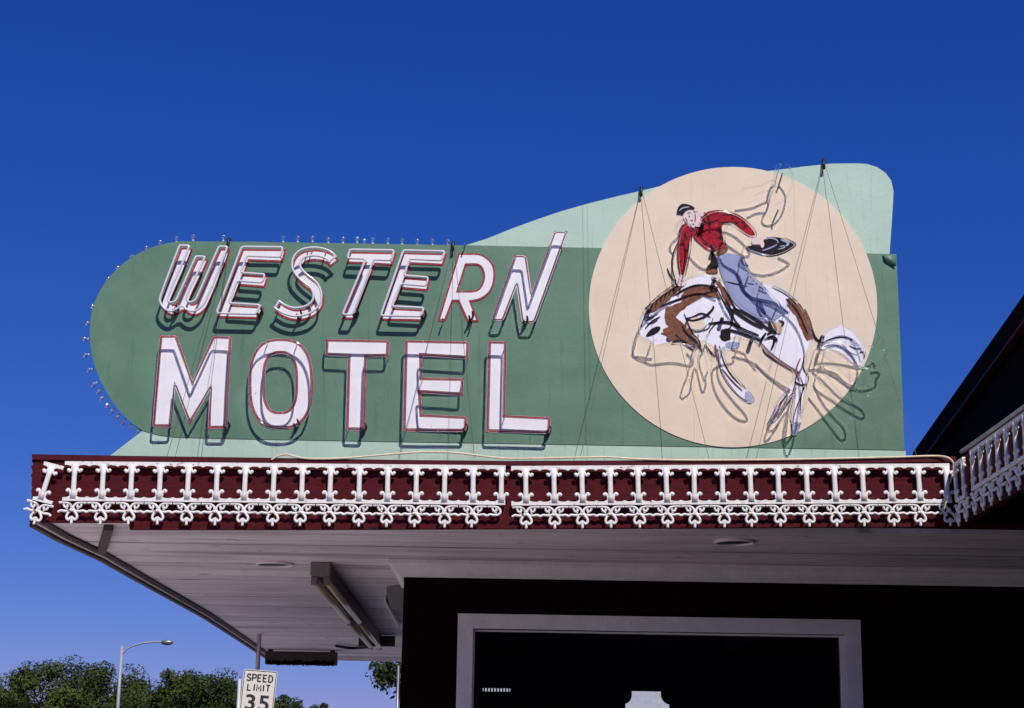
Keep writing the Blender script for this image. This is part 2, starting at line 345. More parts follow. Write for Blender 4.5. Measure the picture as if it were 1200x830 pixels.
win = link('picture_window', fill_prism([[(wl, wb), (wr, wb), (wr, wt), (wl, wt)], [(wl+fw, wb+fw), (wr-fw, wb+fw), (wr-fw, wt-fw*0.95), (wl+fw, wt-fw*0.95)]], YW-0.04, YW-0.003), M['frame'], office)
link('inner_bead', fill_prism([[(wl+fw-.01, wb+fw-.01), (wr-fw+.01, wb+fw-.01), (wr-fw+.01, wt-fw), (wl+fw-.01, wt-fw)], [(wl+fw+.014, wb+fw+.02), (wr-fw-.035, wb+fw+.02), (wr-fw-.035, wt-fw-.012), (wl+fw+.014, wt-fw-.012)]], YW-0.0, YW+0.05), M['frame'], win)
link('pane', boxm(wl+fw-.008, wr-fw+.008, YW+0.055, YW+0.061, wb+fw-.008, wt-fw+.008), M['pane'], win)
# curtain swags and a mullion in the rear opening
bm = bmesh.new()
def disc_xz(bm, cx, cz, r, y0, y1, n=20, sx=1, sz=1):
    a = [bm.verts.new((cx+r*sx*math.cos(2*math.pi*k/n), y0, cz+r*sz*math.sin(2*math.pi*k/n))) for k in range(n)]
    b = [bm.verts.new((q.co.x, y1, q.co.z)) for q in a]
    bm.faces.new(a); bm.faces.new(b)
    for k in range(n): bm.faces.new((a[k], a[(k+1) % n], b[(k+1) % n], b[k]))
disc_xz(bm, Cc.x-0.01, Cc.z-0.04, .075, yb-T-.05, yb-T-.02, sz=1.3); link('curtain', bm_mesh(bm), M['room'], office); bm = bmesh.new(); disc_xz(bm, D.x+0.0, Cc.z-0.03, .10, yb-T-.05, yb-T-.02, sz=1.1)
link('curtain', bm_mesh(bm), M['room'], office)
bm = bmesh.new()
for k in range(9):
    x = A.x+(B.x-A.x)*(k+.5)/9; box(bm, x-.008, x+.008, yb-T-.01, yb-T-.002, B.z, A.z)
link('blind', bm_mesh(bm), M['room'], office)
# crown moulding at the top of the wall: stepped cove
for i, (y0, z0, h) in enumerate(((0.05, 0.105, 0.033), (0.085, 0.07, 0.034), (0.115, 0.03, 0.028))):
    pass
prof = [(0, -0.125), (-0.022, -0.125), (-0.03, -0.105), (-0.05, -0.095), (-0.075, -0.07), (-0.09, -0.04), (-0.115, -0.03), (-0.115, -0.003), (0, -0.003)]
bm = bmesh.new(); rows = []
for (x, y, mx, my) in ((XW+2.0, YW-.002, 0, 1), (XL-.002, YW-.002, 1, 1), (XL-.002, YBK, 1, 0)):
    rows.append([bm.verts.new((x+(o if mx else 0), y+(o if my else 0), ZS+z)) for o, z in prof])
for a, b in zip(rows, rows[1:]):
    n = len(prof)
    for k in range(n): bm.faces.new((a[k], a[(k+1) % n], b[(k+1) % n], b[k]))
bm.faces.new(rows[0]); bm.faces.new(rows[-1])
link('crown_moulding', bm_mesh(bm), M['frame'], office)

# right-hand wing, its gable end in its own shade
wing = thing('gabled_wing', 'dark gabled motel wing in shade to the right of the sign', 'building', (XW, YF, 0))
zb, zt = 3.255, 3.675
link('pent_fascia', boxm(XW, XW+0.045, 3.0, YF+0.10, zb, zt), M['maroon'], wing)
link('pent_roof', boxm(XW+0.047, XW+1.95, 3.0, YF+0.05, zt-0.10, zt-0.01), M['flash'], wing)
link('porch_soffit', boxm(XW+0.047, XW+1.95, 3.0, YF+0.055, zb+0.02, zb+0.05), M['wingdark'], wing)
link('porch_wall', boxm(XW+1.4, XW+1.6, 3.0, YW-0.2, 0, zb+0.018), M['darkwall'], wing)
XG = XW+0.5
r0 = pX(1070, 530, XG); r1 = pX(1200, 345, XG)
sl = (r1.z-r0.z)/(r1.y-r0.y)
ye, yr = r0.y+0.02, 5.0
zrk = lambda y: r0.z+sl*(y-r0.y)
def yz_prism(pts, x0, x1):
    bm = bmesh.new(); a = [bm.verts.new((x0, y, z)) for y, z in pts]; b = [bm.verts.new((x1, y, z)) for y, z in pts]
    bm.faces.new(a); bm.faces.new(b); n = len(pts)
    for i in range(n): bm.faces.new((a[i], a[(i+1) % n], b[(i+1) % n], b[i]))
    return bm_mesh(bm)
link('gable_wall', yz_prism([(ye-.3, zt-.08), (ye-.3, zrk(ye-.3)-.05), (yr, zrk(yr)-.05), (2.0, zrk(yr)+3.0*sl-.05), (2.0, zt-.08)], XG+0.06, XG+0.2), M['wingdark'], wing)
barge = link('barge_board', yz_prism([(ye, zrk(ye)), (yr, zrk(yr)), (2.0, zrk(yr)+3*sl), (2.0, zrk(yr)+3*sl-.16), (yr, zrk(yr)-.16), (ye, zrk(ye)-.16)], XG, XG+0.055), M['wingdark'], wing)
link('trim_bead', yz_prism([(ye-.01, zrk(ye)-.162), (yr, zrk(yr)-.162), (yr, zrk(yr)-.182), (ye-.01, zrk(ye)-.182)], XG-0.006, XG+0.05), M['flash'], wing)
link('roof', yz_prism([(ye, zrk(ye)-.01), (yr, zrk(yr)-.01), (2.0, zrk(yr)+3*sl-.01), (2.0, zrk(yr)+3*sl-.12), (yr, zrk(yr)-.12), (ye, zrk(ye)-.12)], XG+0.058, XG+7), M['wingdark'], wing)
link('rear_wall', boxm(XG+0.202, XG+6.5, ye-.30, ye-.15, ZS, zrk(ye)-.12), M['wingdark'], wing)
pts = [(XW+0.03, YF-0.05, zt+0.055)]+[(XW+0.03+0.012*math.sin(k*2.1), YF-0.6-k*0.8, zt+0.05+0.008*math.sin(k*1.3)) for k in range(9)]
link('pipe', tubem(chaikin(pts, 2), 0.017, 10), M['steel'], wing, smooth=True)

# ------------------------------------------------------------------ the sign
YS = 11.62
sign = thing('motel_sign', 'big green neon sign reading WESTERN MOTEL with a bucking horse and rider', 'sign', (0, YS, ZT))
def PS(pts, off=0.0): return [(p.x, p.z) for p in (pY(u, v, YS-off) for u, v in pts)]
# left rounded end: sampled outline
lend = [(168, 505), (158, 499), (148, 490), (138, 479), (128, 465), (119, 449), (112, 432), (107, 414), (105, 395), (105.5, 376), (109, 358), (116, 342), (126, 327), (138, 314), (153, 302), (172, 292), (192, 285.5), (212, 282.8)]
green = lend+[(300, 283.5), (420, 285.5), (552, 287.6), (690, 290.5), (1000, 296.5), (1050.5, 298), (1055.5, 410), (1060, 527.5), (700, 521.5), (420, 517), (260, 514), (205, 512.5), (186, 510)]
lend_s = smooth2(lend, 1, False)
green = lend_s+green[len(lend):]
def oilcan(m, sc, st):
    n = m.node_tree; P = n.nodes['Principled BSDF']; tc = n.nodes.new('ShaderNodeTexCoord'); nz = n.nodes.new('ShaderNodeTexNoise'); nz.inputs['Scale'].default_value = sc; nz.inputs['Detail'].default_value = 1.5
    n.links.new(tc.outputs['Object'], nz.inputs['Vector']); bp = n.nodes.new('ShaderNodeBump'); bp.inputs['Strength'].default_value = st; bp.inputs['Distance'].default_value = 0.05
    n.links.new(nz.outputs['Fac'], bp.inputs['Height'])
    if P.inputs['Normal'].links: n.links.new(P.inputs['Normal'].links[0].from_socket, bp.inputs['Normal'])
    n.links.new(bp.outputs[0], P.inputs['Normal'])
oilcan(M['green'], 2.2, .30); oilcan(M['mint'], 2.0, .30); oilcan(M['cream'], 2.2, .22)
link('green_panel', fill_prism([PS(green)], YS, YS+0.22), M['green'], sign)
fin = [(546, 287.5), (570, 280), (600, 268), (630, 257), (660, 247), (690, 238.5), (720, 231), (750, 224), (800, 212), (850, 206), (905, 200), (940, 195.5), (975, 191.8), (1005, 191.6), (1016, 192.2), (1028, 196), (1038, 203), (1044.5, 212), (1047, 224), (1046.6, 236), (1045, 262), (1042.5, 297)]
fin_m = fin+[(1042, 310), (1048, 420), (1056, 526), (1061.5, 529), (1062, 560), (100, 560), (131, 532.5), (169, 503.5), (215, 480), (545, 330)]
link('mint_panel', fill_prism([PS(fin_m, -.004)], YS+0.004, YS+0.20), M['mint'], sign)
disc = [(859+169*math.cos(2*math.pi*k/96), 360+164.3*math.sin(2*math.pi*k/96)) for k in range(96)]
link('cream_disc', fill_prism([PS(disc, .005)], YS-0.005, YS+0.06), M['cream'], sign)
# sheet-metal seams and the rims
def seam(u, v0, v1, off, m, wdt=0.004):
    a, b = pY(u, v0, YS-off), pY(u+(v1-v0)*0.014, v1, YS-off)
    bm = bmesh.new(); tube(bm, [(a.x, YS-off, a.z), (b.x, YS-off, b.z)], wdt, 6); return link('seam', bm_mesh(bm), m, sign)
seam(683.5, 291.5, 520, 0.0, M['green']); seam(689, 291.5, 470, 0.0, M['green'], .003)
seam(683, 241, 290, -.004, M['mint']); seam(688.5, 240, 290, -.004, M['mint'], .003)
seam(378, 286, 514, -.001, M['green'], .003); seam(541, 288, 519, -.001, M['green'], .003)
seam(810, 204, 519, .004, M['cream'], .003); seam(931, 212, 506, .004, M['cream'], .003)
seam(684, 522, 536, -.004, M['mint'], .003); seam(689, 522, 536, -.004, M['mint'], .003)
# curled sheet corner at the right
bm = bmesh.new(); rows = []
for i in range(9):
    t = i/8
    a, b = pY(1034+4*t, 299+9*t, YS), pY(1049.5, 300+13*t, YS)
    rows.append([bm.verts.new((a.x, YS-.004-.03*t*(1-t)*2, a.z)), bm.verts.new((b.x, YS-.006-.022*math.sin(t*2.6), b.z))])
for a, b in zip(rows, rows[1:]): bm.faces.new((a[0], a[1], b[1], b[0]))
fl = bm_mesh(bm); o = link('curled_flap', fl, M['green'], sign, smooth=True)
md = o.modifiers.new('solid', 'SOLIDIFY'); md.thickness = 0.002

# letters -----------------------------------------------------------
def tf(x0, y0, k): return lambda P: [(x0+x/k, y0+y/k) for x, y in P]
c1 = tf(170, 270, 6.639); c2 = tf(320, 270, 6.639); c3 = tf(490, 260, 6.639)
m1 = tf(165, 385, 5.714); m2 = tf(360, 385, 5.714); m3 = tf(480, 385, 5.714)
def sup(cx, cy, a, b, e=2.6, n=48):
    r = []
    for k in range(n):
        t = 2*math.pi*k/n; c, s_ = math.cos(t), math.sin(t)
        r.append((cx+a*math.copysign(abs(c)**(2/e), c), cy+b*math.copysign(abs(s_)**(2/e), s_)))
    return r
def stroke_outline(path, hw, it=2):
    p = [Vector(q) for q in chaikin([(a[0], a[1], 0) for a in path], it)]
    L, Rr = [], []
    for i in range(len(p)):
        t = (p[min(i+1, len(p)-1)]-p[max(i-1, 0)]).normalized(); n = Vector((-t.y, t.x, 0))
        L.append(tuple((p[i]+n*hw)[:2])); Rr.append(tuple((p[i]-n*hw)[:2]))
    return L+Rr[::-1]
W = smooth2([(275, 150), (285, 138), (360, 140), (378, 158), (205, 545), (212, 580), (245, 575), (262, 545), (398, 240), (410, 222), (490, 226), (496, 242), (350, 540), (358, 578), (395, 572), (415, 540), (578, 158), (590, 146), (660, 148), (670, 165), (500, 590), (440, 652), (390, 672), (335, 655), (305, 622), (262, 655), (215, 672), (160, 645), (122, 590), (126, 540)], 1)
LET = [
 ('W', [c1(W)]),
 ('E', [c1([(760, 148), (1098, 152), (1075, 250), (812, 240), (775, 350), (960, 362), (935, 448), (738, 432), (684, 585), (928, 600), (885, 690), (556, 682)])]),
 ('S', [c2(stroke_outline([(478, 262), (440, 215), (330, 190), (215, 215), (180, 310), (240, 390), (340, 460), (365, 560), (310, 640), (190, 670), (100, 645), (35, 600)], 42, 3))]),
 ('T', [c2([(598, 170), (964, 176), (930, 276), (798, 268), (634, 695), (532, 692), (714, 262), (572, 258)])]),
 ('E', [c2([(1012, 176), (1356, 184), (1322, 276), (1075, 264), (1038, 372), (1226, 386), (1202, 474), (1005, 456), (946, 610), (1194, 622), (1160, 708), (828, 702)])]),
 ('R', [c3([(312, 246)]+smooth2([(420, 247), (500, 250), (590, 325), (604, 430), (575, 545), (490, 612), (412, 625)], 3, False)+[ (472, 778), (384, 784), (310, 622), (272, 622), (214, 772), (152, 775)]), c3([(375, 340)]+smooth2([(425, 338), (480, 342), (510, 405), (503, 470), (470, 530), (410, 540)], 3, False)+[(312, 540)])]),
 ('N', [c3([(750, 260), (842, 263), (882, 568), (1060, 72), (1162, 76), (908, 786), (808, 788), (768, 482), (662, 772), (568, 770)])]),
 ('M', [m1([(128, 46), (242, 46), (346, 357), (484, 50), (610, 55), (592, 350), (578, 672), (448, 672), (470, 388), (328, 642), (228, 372), (206, 662), (76, 662)])]),
 ('O', [m1(sup(938, 372, 216, 304)), m1(sup(933, 364, 102, 194, 2.8))]),
 ('T', [m2([(125, 72), (550, 80), (545, 190), (400, 192), (385, 685), (258, 682), (272, 188), (120, 182)])]),
 ('E', [m2([(655, 78), (1085, 88), (1080, 205), (768, 185), (772, 330), (1048, 335), (1045, 450), (760, 432), (770, 575), (1072, 590), (1065, 692), (640, 690)])]),
 ('L', [m3([(527, 85), (650, 88), (640, 580), (945, 595), (940, 705), (512, 695)])]),
]
px = 0.00565
DT = 0.094                         # stand-off of the tubes
def orth(pts, d): return [Vector((x, YS-d, z)) for x, z in pts]
def tube_loop(bm, ring2, d, r, it=2, n=8):
    q = [Vector((x, YS-d, z)) for x, z in ring2]
    # round the corners a little: cut each corner by a few mm
    cut = []
    for i in range(len(q)):
        a, b, c = q[i-1], q[i], q[(i+1) % len(q)]
        l1, l2 = (a-b).length, (c-b).length
        k1, k2 = min(.016, l1*.4), min(.016, l2*.4)
        if l1 < .03 and l2 < .03: cut.append(b); continue
        cut += [b+(a-b).normalized()*k1, b+(a-b).normalized()*k1*.25+(c-b).normalized()*k2*.25, b+(c-b).normalized()*k2]
    tube(bm, cut, r, n, closed=True)
def support(bm, x, z, d): tube(bm, [(x, YS-.004, z), (x, YS-d+.004, z)], 0.0045, 6)
for i, (ch, rings) in enumerate(LET):
    wm = [PS(r) for r in rings]
    red = link('letter', fill_prism(wm, YS-0.004, YS+0.002), M['red'], sign)
    big = i >= 7
    bw = 0.0205 if big else 0.0135
    ins = [inset(wm[0], bw)]+[inset(h, -bw) for h in wm[1:]]
    link('letter_face', fill_prism(ins, YS-0.0065, YS-0.002), M['white'], red)
    own = big or ch == 'N'
    dt = 0.080 if own else DT
    tm = [[(p.x, p.z) for p in (pY(u, v, YS-dt) for u, v in r)] for r in rings] if own else wm
    tin = [inset(tm[0], .007 if own else .010)]+[inset(h, -.007 if own else -.010) for h in tm[1:]]
    bm = bmesh.new()
    rr = random.Random(i)
    if ch != 'R':
        for k, ring in enumerate(tin):
            tube_loop(bm, ring, dt, 0.0082)
            if not own: tube_loop(bm, inset(ring, .0015), dt-0.008, 0.0066)
        for _ in range(4):
            q = tin[0][rr.randrange(len(tin[0]))]; support(bm, q[0], q[1], dt)
        link('neon_tube', bm_mesh(bm), M['glass2'] if own else M['tubewhite'], red, smooth=True)
    else:
        bm.free()
        for u, v in ((519, 375), (553, 376), (545, 285)):
            p = pY(u, v, YS-.05); bm = bmesh.new(); tube(bm, [(p.x, YS-.004, p.z), (p.x, YS-.085, p.z)], .0055, 6); link('tube_support', bm_mesh(bm), M['glass2'], red, smooth=True)
    # black electrode boots at the tube ends
    zs_ = sorted(tin[0], key=lambda q: q[1]-(q[0]*.6))[0] if big else sorted(tin[0], key=lambda q: q[1])[0]
    bm = bmesh.new()
    for k in range(2):
        x, z = zs_[0]+(-.012 if big else .01)+k*.022, zs_[1]+.004+k*.03
        tube(bm, [(x, YS-.008, z), (x, YS-.05, z+.002), (x-.004, YS-dt+.006, z+.012)], .0095, 8, r1=.006)
    link('electrode', bm_mesh(bm), M['black'], red, smooth=True)

# bulbs along the rim --------------------------------------------------
B = [(188, 283.5), (171.6, 289.8), (154, 300), (138, 313), (126.7, 326.6), (108, 358.7), (102, 378.6), (98.7, 397), (99.5, 416), (103.8, 433.5), (109, 450.5), (114.5, 459), (118.5, 467), (125, 475), (130.5, 482), (137, 489), (144, 495), (151, 501), (160, 506),
     (206.8, 278.6), (226.4, 276.7), (261.8, 277), (332, 278.4), (349, 278.2), (366.4, 278), (384.8, 279.4), (402, 279.4), (418.7, 279.2), (427, 281.5), (437, 280), (454.6, 280.3), (471.3, 281), (489, 281.9), (507, 281.7), (525, 282.4)]
def bulb_mesh(k):
    bm = bmesh.new()
    prof_ = [(.0, .029), (.010, .0265), (.0155, .020), (.0172, .011), (.0155, .002), (.009, -.006), (.0065, -.012)]
    rows = [[bm.verts.new((r*math.cos(2*math.pi*a/14), r*math.sin(2*math.pi*a/14), z)) for a in range(14)] for r, z in prof_[1:]]
    top = bm.verts.new((0, 0, prof_[0][1]))
    for a in range(14): bm.faces.new((top, rows[0][a], rows[0][(a+1) % 14]))
    for A_, B_ in zip(rows, rows[1:]):
        for a in range(14): bm.faces.new((A_[a], B_[a], B_[(a+1) % 14], A_[(a+1) % 14]))
    bm.faces.new(rows[-1]); me = bm_mesh(bm)
    for p in me.polygons: p.use_smooth = True
    me.materials.append(M['bulb']); return me
bme = bulb_mesh(0)
bm = bmesh.new(); tube(bm, [(0, 0, -.022), (0, 0, -.0125)], .0085, 12); sme = bm_mesh(bm); sme.materials.append(M['galv'])
for j, (u, v) in enumerate(B):
    d = Vector((0, 0, 1)) if u > 205 else None
    yb_ = YS+0.045
    p = pY(u, v+(2.6 if u > 205 else 0.6), yb_)
    if d is None:
        c = pY(212, 396, yb_); d = Vector((p.x-c.x, 0, p.z-c.z)).normalized()
    if u <= 205: p = p-d*0.012
    q = d.to_track_quat('Z', 'Y').to_euler()
    o = bpy.data.objects.new('bulb', bme); COL.objects.link(o); o.parent = sign; o.location = p-ROOT[sign]; o.rotation_euler = q
    s2 = bpy.data.objects.new('socket', sme); COL.objects.link(s2); s2.parent = o

# horse and rider painted on the disc ---------------------------------
LAY = [0]
def paint(name, pts, m, parent, lvl, it=1):
    f = 0.0062+lvl*0.0012
    P = smooth2(pts, it) if it else pts
    return link(name, fill_prism([PS(P, f)], YS-f, YS-f+0.001), m, parent)
def ragged(pts, amp, seed, n=3):
    rr = random.Random(seed); r = []
    for i in range(len(pts)):
        a, b = pts[i], pts[(i+1) % len(pts)]
        for k in range(n):
            t = k/n; r.append((a[0]+(b[0]-a[0])*t+rr.uniform(-amp, amp), a[1]+(b[1]-a[1])*t+rr.uniform(-amp, amp)))
    return r
def ribbon(bm, path, wpx, off, it=2, taper=True):
    p = chaikin([(a[0], a[1], 0) for a in path], it); n = len(p); L = []
    for i in range(n):
        t = (p[min(i+1, n-1)]-p[max(i-1, 0)]).normalized(); nn = Vector((-t.y, t.x, 0))
        k = wpx/2*((0.35+0.65*math.sin(math.pi*min(1, max(0, (i+.5)/n)))) if taper else 1)
        a, b = p[i]+nn*k, p[i]-nn*k
        A_, B_ = pY(a.x, a.y, YS-off), pY(b.x, b.y, YS-off)
        L.append((bm.verts.new(A_), bm.verts.new(B_)))
    for a, b in zip(L, L[1:]): bm.faces.new((a[0], a[1], b[1], b[0]))
def strokes(name, paths, m, parent, lvl):
    bm = bmesh.new()
    for pth, wpx in paths: ribbon(bm, pth, wpx, 0.0062+lvl*0.0012)
    return link(name, bm_mesh(bm), m, parent)
h1 = tf(730, 300, 4.88); h2 = tf(860, 340, 4.37); h3 = tf(820, 290, 6.92); h4 = tf(830, 390, 6.385); h5 = tf(780, 395, 9.04); t9 = tf(900, 340, 4.61)
r1_ = tf(780, 220, 11.86); r2_ = tf(780, 280, 11.86); r3_ = tf(850, 220, 9.22)
body = [(750, 394), (748.5, 388), (751, 377), (756, 366), (763, 360), (773, 351), (784, 343), (797, 334), (812, 326), (826, 321), (838, 324), (848, 334), (862, 345), (880, 338), (893, 331), (906, 334), (920, 341), (932, 350), (941, 361), (948, 375), (951, 390), (950, 404), (943, 418), (938, 432), (939, 440), (930, 434), (915, 425), (902, 415), (893, 405), (884, 399), (868, 394), (856, 396), (852, 404), (840, 408), (829, 402), (822, 398), (818, 404), (806, 405), (793, 399), (776, 403), (766, 405), (762, 398), (754, 397)]
hr = paint('painted_horse', body, M['horse'], sign, 0)
paint('hind_leg', [(938, 428), (945, 438), (947, 448), (943, 456), (940, 470), (938.5, 494), (937, 503), (933, 511), (927.5, 509), (926, 497), (929, 478), (932, 458), (931, 448)], M['horse'], hr, 0.5)
paint('hind_leg', [(934, 445), (931, 456), (922, 470), (912, 486), (905, 497), (901.5, 492), (906, 481), (916, 466), (925, 452)], M['horse'], hr, 0.5)
paint('fore_leg', [(840, 403), (847, 404), (848, 424), (856, 438), (870, 453), (879, 460), (884.5, 469), (880, 474), (868, 468), (852, 449), (845, 438), (841, 420)], M['horse'], hr, 0.5)
paint('bent_fore_leg', [(832, 398), (848, 399), (866, 399), (869, 404), (864, 410), (848, 410), (836, 409)], M['horse'], hr, 0.7)
for pp in ([(926, 495), (938.5, 494), (937, 503), (932, 512), (927.5, 509)], [(907, 481), (914, 480), (909, 492), (903, 498), (901, 492)], [(874, 457), (880, 461), (884.5, 469), (880, 474), (872, 468)], [(850, 401), (866, 400), (868, 405), (862, 409), (850, 408)], [(798, 398), (810, 402), (818, 402), (820, 408), (812, 411), (802, 406)]):
    paint('lilac_shade', pp, M['lilac'], hr, 2)
paint('tail', t9([(285, 305), (300, 245), (335, 210), (400, 192), (465, 225), (515, 290), (525, 350), (515, 385), (495, 430), (470, 410), (440, 385), (405, 340), (350, 322), (300, 340)]), M['horse'], hr, 0.6)
strokes('tail_stroke', [(t9([(290, 300), (340, 265), (400, 245), (470, 275), (515, 345)]), 3.2), (t9([(300, 320), (370, 295), (420, 325), (470, 380), (490, 425)]), 2.4), (t9([(400, 290), (440, 340), (485, 350)]), 1.5), (t9([(440, 260), (480, 320), (500, 390)]), 2)], M['lilac'], hr, 3)
strokes('tail_line', [(t9([(285, 290), (340, 262), (410, 250), (460, 270)]), 1.6), (t9([(440, 300), (475, 320), (505, 315)]), 1.3), (t9([(495, 340), (515, 330), (520, 370)]), 1.8)], M['hblack'], hr, 4)
for pp in (h1([(245, 292), (335, 268), (440, 228), (470, 225), (350, 292), (300, 350), (350, 392), (362, 415), (330, 470), (240, 458), (212, 440), (268, 420), (238, 372)]), h1([(335, 215), (430, 162), (500, 175), (548, 205), (440, 216), (330, 248)]), [(922, 351), (929, 349), (937, 357), (945, 369), (950, 383), (951, 396), (946, 401), (940, 388), (932, 371), (923, 361)], h1([(520, 130), (560, 150), (600, 215), (620, 275), (590, 280), (560, 210)])):
    paint('chestnut_patch', ragged(pp, 1.1, len(pp)), M['hbrown'], hr, 1.4)
for q_ in ([([(893, 404), (904, 416), (918, 427), (937, 437)], 4)], [([(943, 362), (951, 380), (952, 398)], 2.5)], [([(792, 345), (820, 333), (842, 337)], 2.5)]): strokes('red_edge', q_, M['hred'], hr, 2.2)
strokes('black_line', [
    (h1([(160, 320), (240, 275), (320, 250), (400, 222), (500, 212), (545, 190)]), 2.4), (h1([(300, 225), (350, 190), (440, 160), (540, 190)]), 2.6), (h1([(195, 275), (235, 250), (300, 205), (330, 185)]), 3),
    (h1([(200, 290), (225, 255), (270, 240)]), 2), (h1([(128, 290), (150, 325), (190, 310)]), 1.5), (h1([(130, 350), (160, 352), (200, 330)]), 1.3), (h1([(135, 385), (170, 385), (200, 365)]), 1.3),
    (h1([(85, 455), (100, 410), (130, 330), (135, 295)]), 1.4), (h1([(360, 360), (400, 375), (470, 350), (520, 300), (515, 285)]), 3), (h1([(340, 400), (360, 445), (420, 490), (455, 550)]), 3),
    (h1([(350, 330), (390, 430), (450, 520)]), 1.5), (h1([(300, 450), (340, 490), (400, 540)]), 2.0), (h1([(540, 190), (580, 270), (620, 340), (630, 400), (560, 450)]), 2), (h1([(480, 460), (500, 420), (540, 380)]), 1.3),
    (h3([(70, 620), (240, 600), (330, 660), (480, 715)]), 4), (h3([(270, 490), (400, 550), (500, 620), (540, 650)]), 4), (h3([(250, 500), (280, 590), (330, 640)]), 2),
    ([(843, 405), (848, 425), (858, 442), (874, 456)], 1.5), ([(841, 409), (844, 436), (866, 466), (880, 473)], 1.4), (h4([(720, 170), (705, 240), (720, 290), (760, 340), (700, 440), (690, 520), (690, 640)]), 1.6), (h4([(660, 320), (640, 440), (600, 520), (520, 640)]), 2), (h4([(690, 330), (720, 420), (640, 600), (625, 760)]), 1.3), (h4([(610, 440), (500, 570), (440, 690)]), 1.3), (h4([(480, 20), (500, 60), (470, 130)]), 3), (h4([(400, 70), (410, 140), (470, 190), (600, 270), (680, 310)]), 1.6), (h4([(620, 640), (625, 780)]), 1.5),
    ([(951, 384), (955, 397), (964, 402)], 3), ([(921, 350), (935, 364), (947, 392)], 1.8), ([(848, 336), (856, 352), (868, 372)], 2.5)], M['hblack'], hr, 4)
paint('girth_patch', ragged([(845, 388), (854, 384), (857, 391), (855, 399), (846, 400), (843, 394)], 1.0, 4), M['hblack'], hr, 3)
paint('nostril', h1([(125, 465), (150, 425), (190, 402), (218, 405), (210, 430), (170, 455)]), M['hblack'], hr, 3)
paint('mouth_mark', h1([(245, 470), (262, 466), (280, 490), (250, 490)]), M['navy'], hr, 3)
paint('jaw_shadow', h1([(365, 400), (400, 440), (440, 480), (450, 520), (415, 505), (370, 460)]), M['hbrown'], hr, 3)
paint('mane', ragged([(754, 367), (760, 360), (767, 352), (775, 345), (784, 338), (793, 333), (803, 332), (799, 338), (790, 346), (781, 354), (770, 362), (760, 368)], 1.3, 5), M['hbrown'], hr, 4.4)
for k_ in range(9): strokes('mane_lock', [([(758+k_*5.2, 366-k_*4.0), (759+k_*5.2, 360-k_*3.8), (763+k_*5.2, 354-k_*3.0)], 2.0)], M['hblack'], hr, 5.4)
paint('mane_light', ragged([(764, 359), (771, 352), (779, 346), (783, 347), (776, 354), (768, 360)], .9, 6), M['hbrown'], hr, 5.2)
for k_, (pa, wd_) in enumerate((([(845, 387), (858, 387), (875, 393), (893, 400)], 3.4), ([(856, 362), (868, 370), (882, 379), (894, 385)], 3.8), ([(851, 352), (856, 362), (860, 370)], 2.6))):
    strokes('saddle_bar', [(pa, wd_)], M['hblack'], hr, 4.6)
for pa, wd_ in (([(800, 396), (808, 400), (815, 408)], 5), ([(805, 376), (802, 386), (808, 396)], 3.4), ([(811, 342), (826, 334), (840, 339)], 4.2)): strokes('brown_stroke', [(pa, wd_)], M['hbrown'], hr, 3.4)
paint('neck_shade', ragged([(800, 350), (812, 343), (826, 339), (840, 342), (846, 352), (838, 349), (822, 346), (808, 353), (801, 364), (795, 362)], 1.0, 9), M['hbrown'], hr, 3.3)
paint('jaw_patch', ragged([(776, 386), (790, 380), (800, 388), (806, 398), (796, 400), (784, 398)], 1.0, 11), M['hbrown'], hr, 3.2)
paint('cheek_patch', [(808, 374), (818, 371), (827, 377), (824, 386), (812, 387), (806, 381)], M['cream'], hr, 3.6)
strokes('cheek_line', [([(804, 373), (812, 372), (822, 366), (833, 372)], 2), ([(806, 382), (812, 389), (824, 388), (828, 380)], 1.2), ([(824, 388), (832, 384), (836, 372)], 1.2)], M['hblack'], hr, 4.8)
for pa, wd_ in (([(756, 385), (764, 376), (774, 371)], 1.6), ([(757, 376), (767, 371)], 1.4), ([(787, 402), (797, 398), (806, 402)], 2.2), ([(850, 330), (862, 333), (876, 336)], 2), ([(826, 404), (832, 412), (838, 418)], 2), ([(905, 336), (922, 344), (936, 358)], 1.6), ([(890, 406), (892, 398), (898, 390)], 3), ([(899, 392), (906, 388), (910, 381)], 3.4), ([(931, 447), (939, 452), (944, 450)], 1.6)): strokes('ink_stroke', [(pa, wd_)], M['hblack'], hr, 4.9)
for pa, wd_ in (([(838, 404), (840, 418), (845, 430)], 3), ([(846, 432), (858, 447), (870, 458)], 1.8), ([(934, 450), (929, 470), (927, 492)], 1.6), ([(925, 456), (915, 474), (906, 490)], 1.8), ([(815, 405), (820, 408), (818, 398)], 2.4), ([(938, 420), (932, 434), (936, 446)], 2)): strokes('purple_shade', [(pa, wd_)], M['hred'], hr, 3.8)
# rider
rd = paint('painted_rider', [(813, 268), (822, 256), (828, 248), (838, 246.5), (850, 248.5), (864, 251), (873, 257), (881, 267), (887, 275.5), (879, 277), (870, 271), (862, 262), (852, 258.5), (846, 264), (846, 272), (848, 280), (851, 287), (848, 291), (836, 295), (828, 293), (820, 286), (812, 279)], M['shirt'], sign, 4.2)
paint('shirt_sleeve', [(800, 261), (811, 264), (814, 271), (810, 282), (807.5, 290), (807.5, 303), (804, 316), (801, 324), (797, 324), (796, 312), (793.5, 300), (794, 286), (796, 273)], M['shirt'], rd, 1.0)
paint('jeans', h3([(140, 78), (180, 62), (240, 42), (345, 78), (370, 110), (395, 150), (405, 215), (480, 285), (540, 340), (575, 415), (660, 465), (715, 525), (645, 560), (590, 612), (540, 622), (440, 555), (350, 512), (272, 445), (222, 340), (170, 215), (145, 120)]), M['jean'], rd, 4.4)
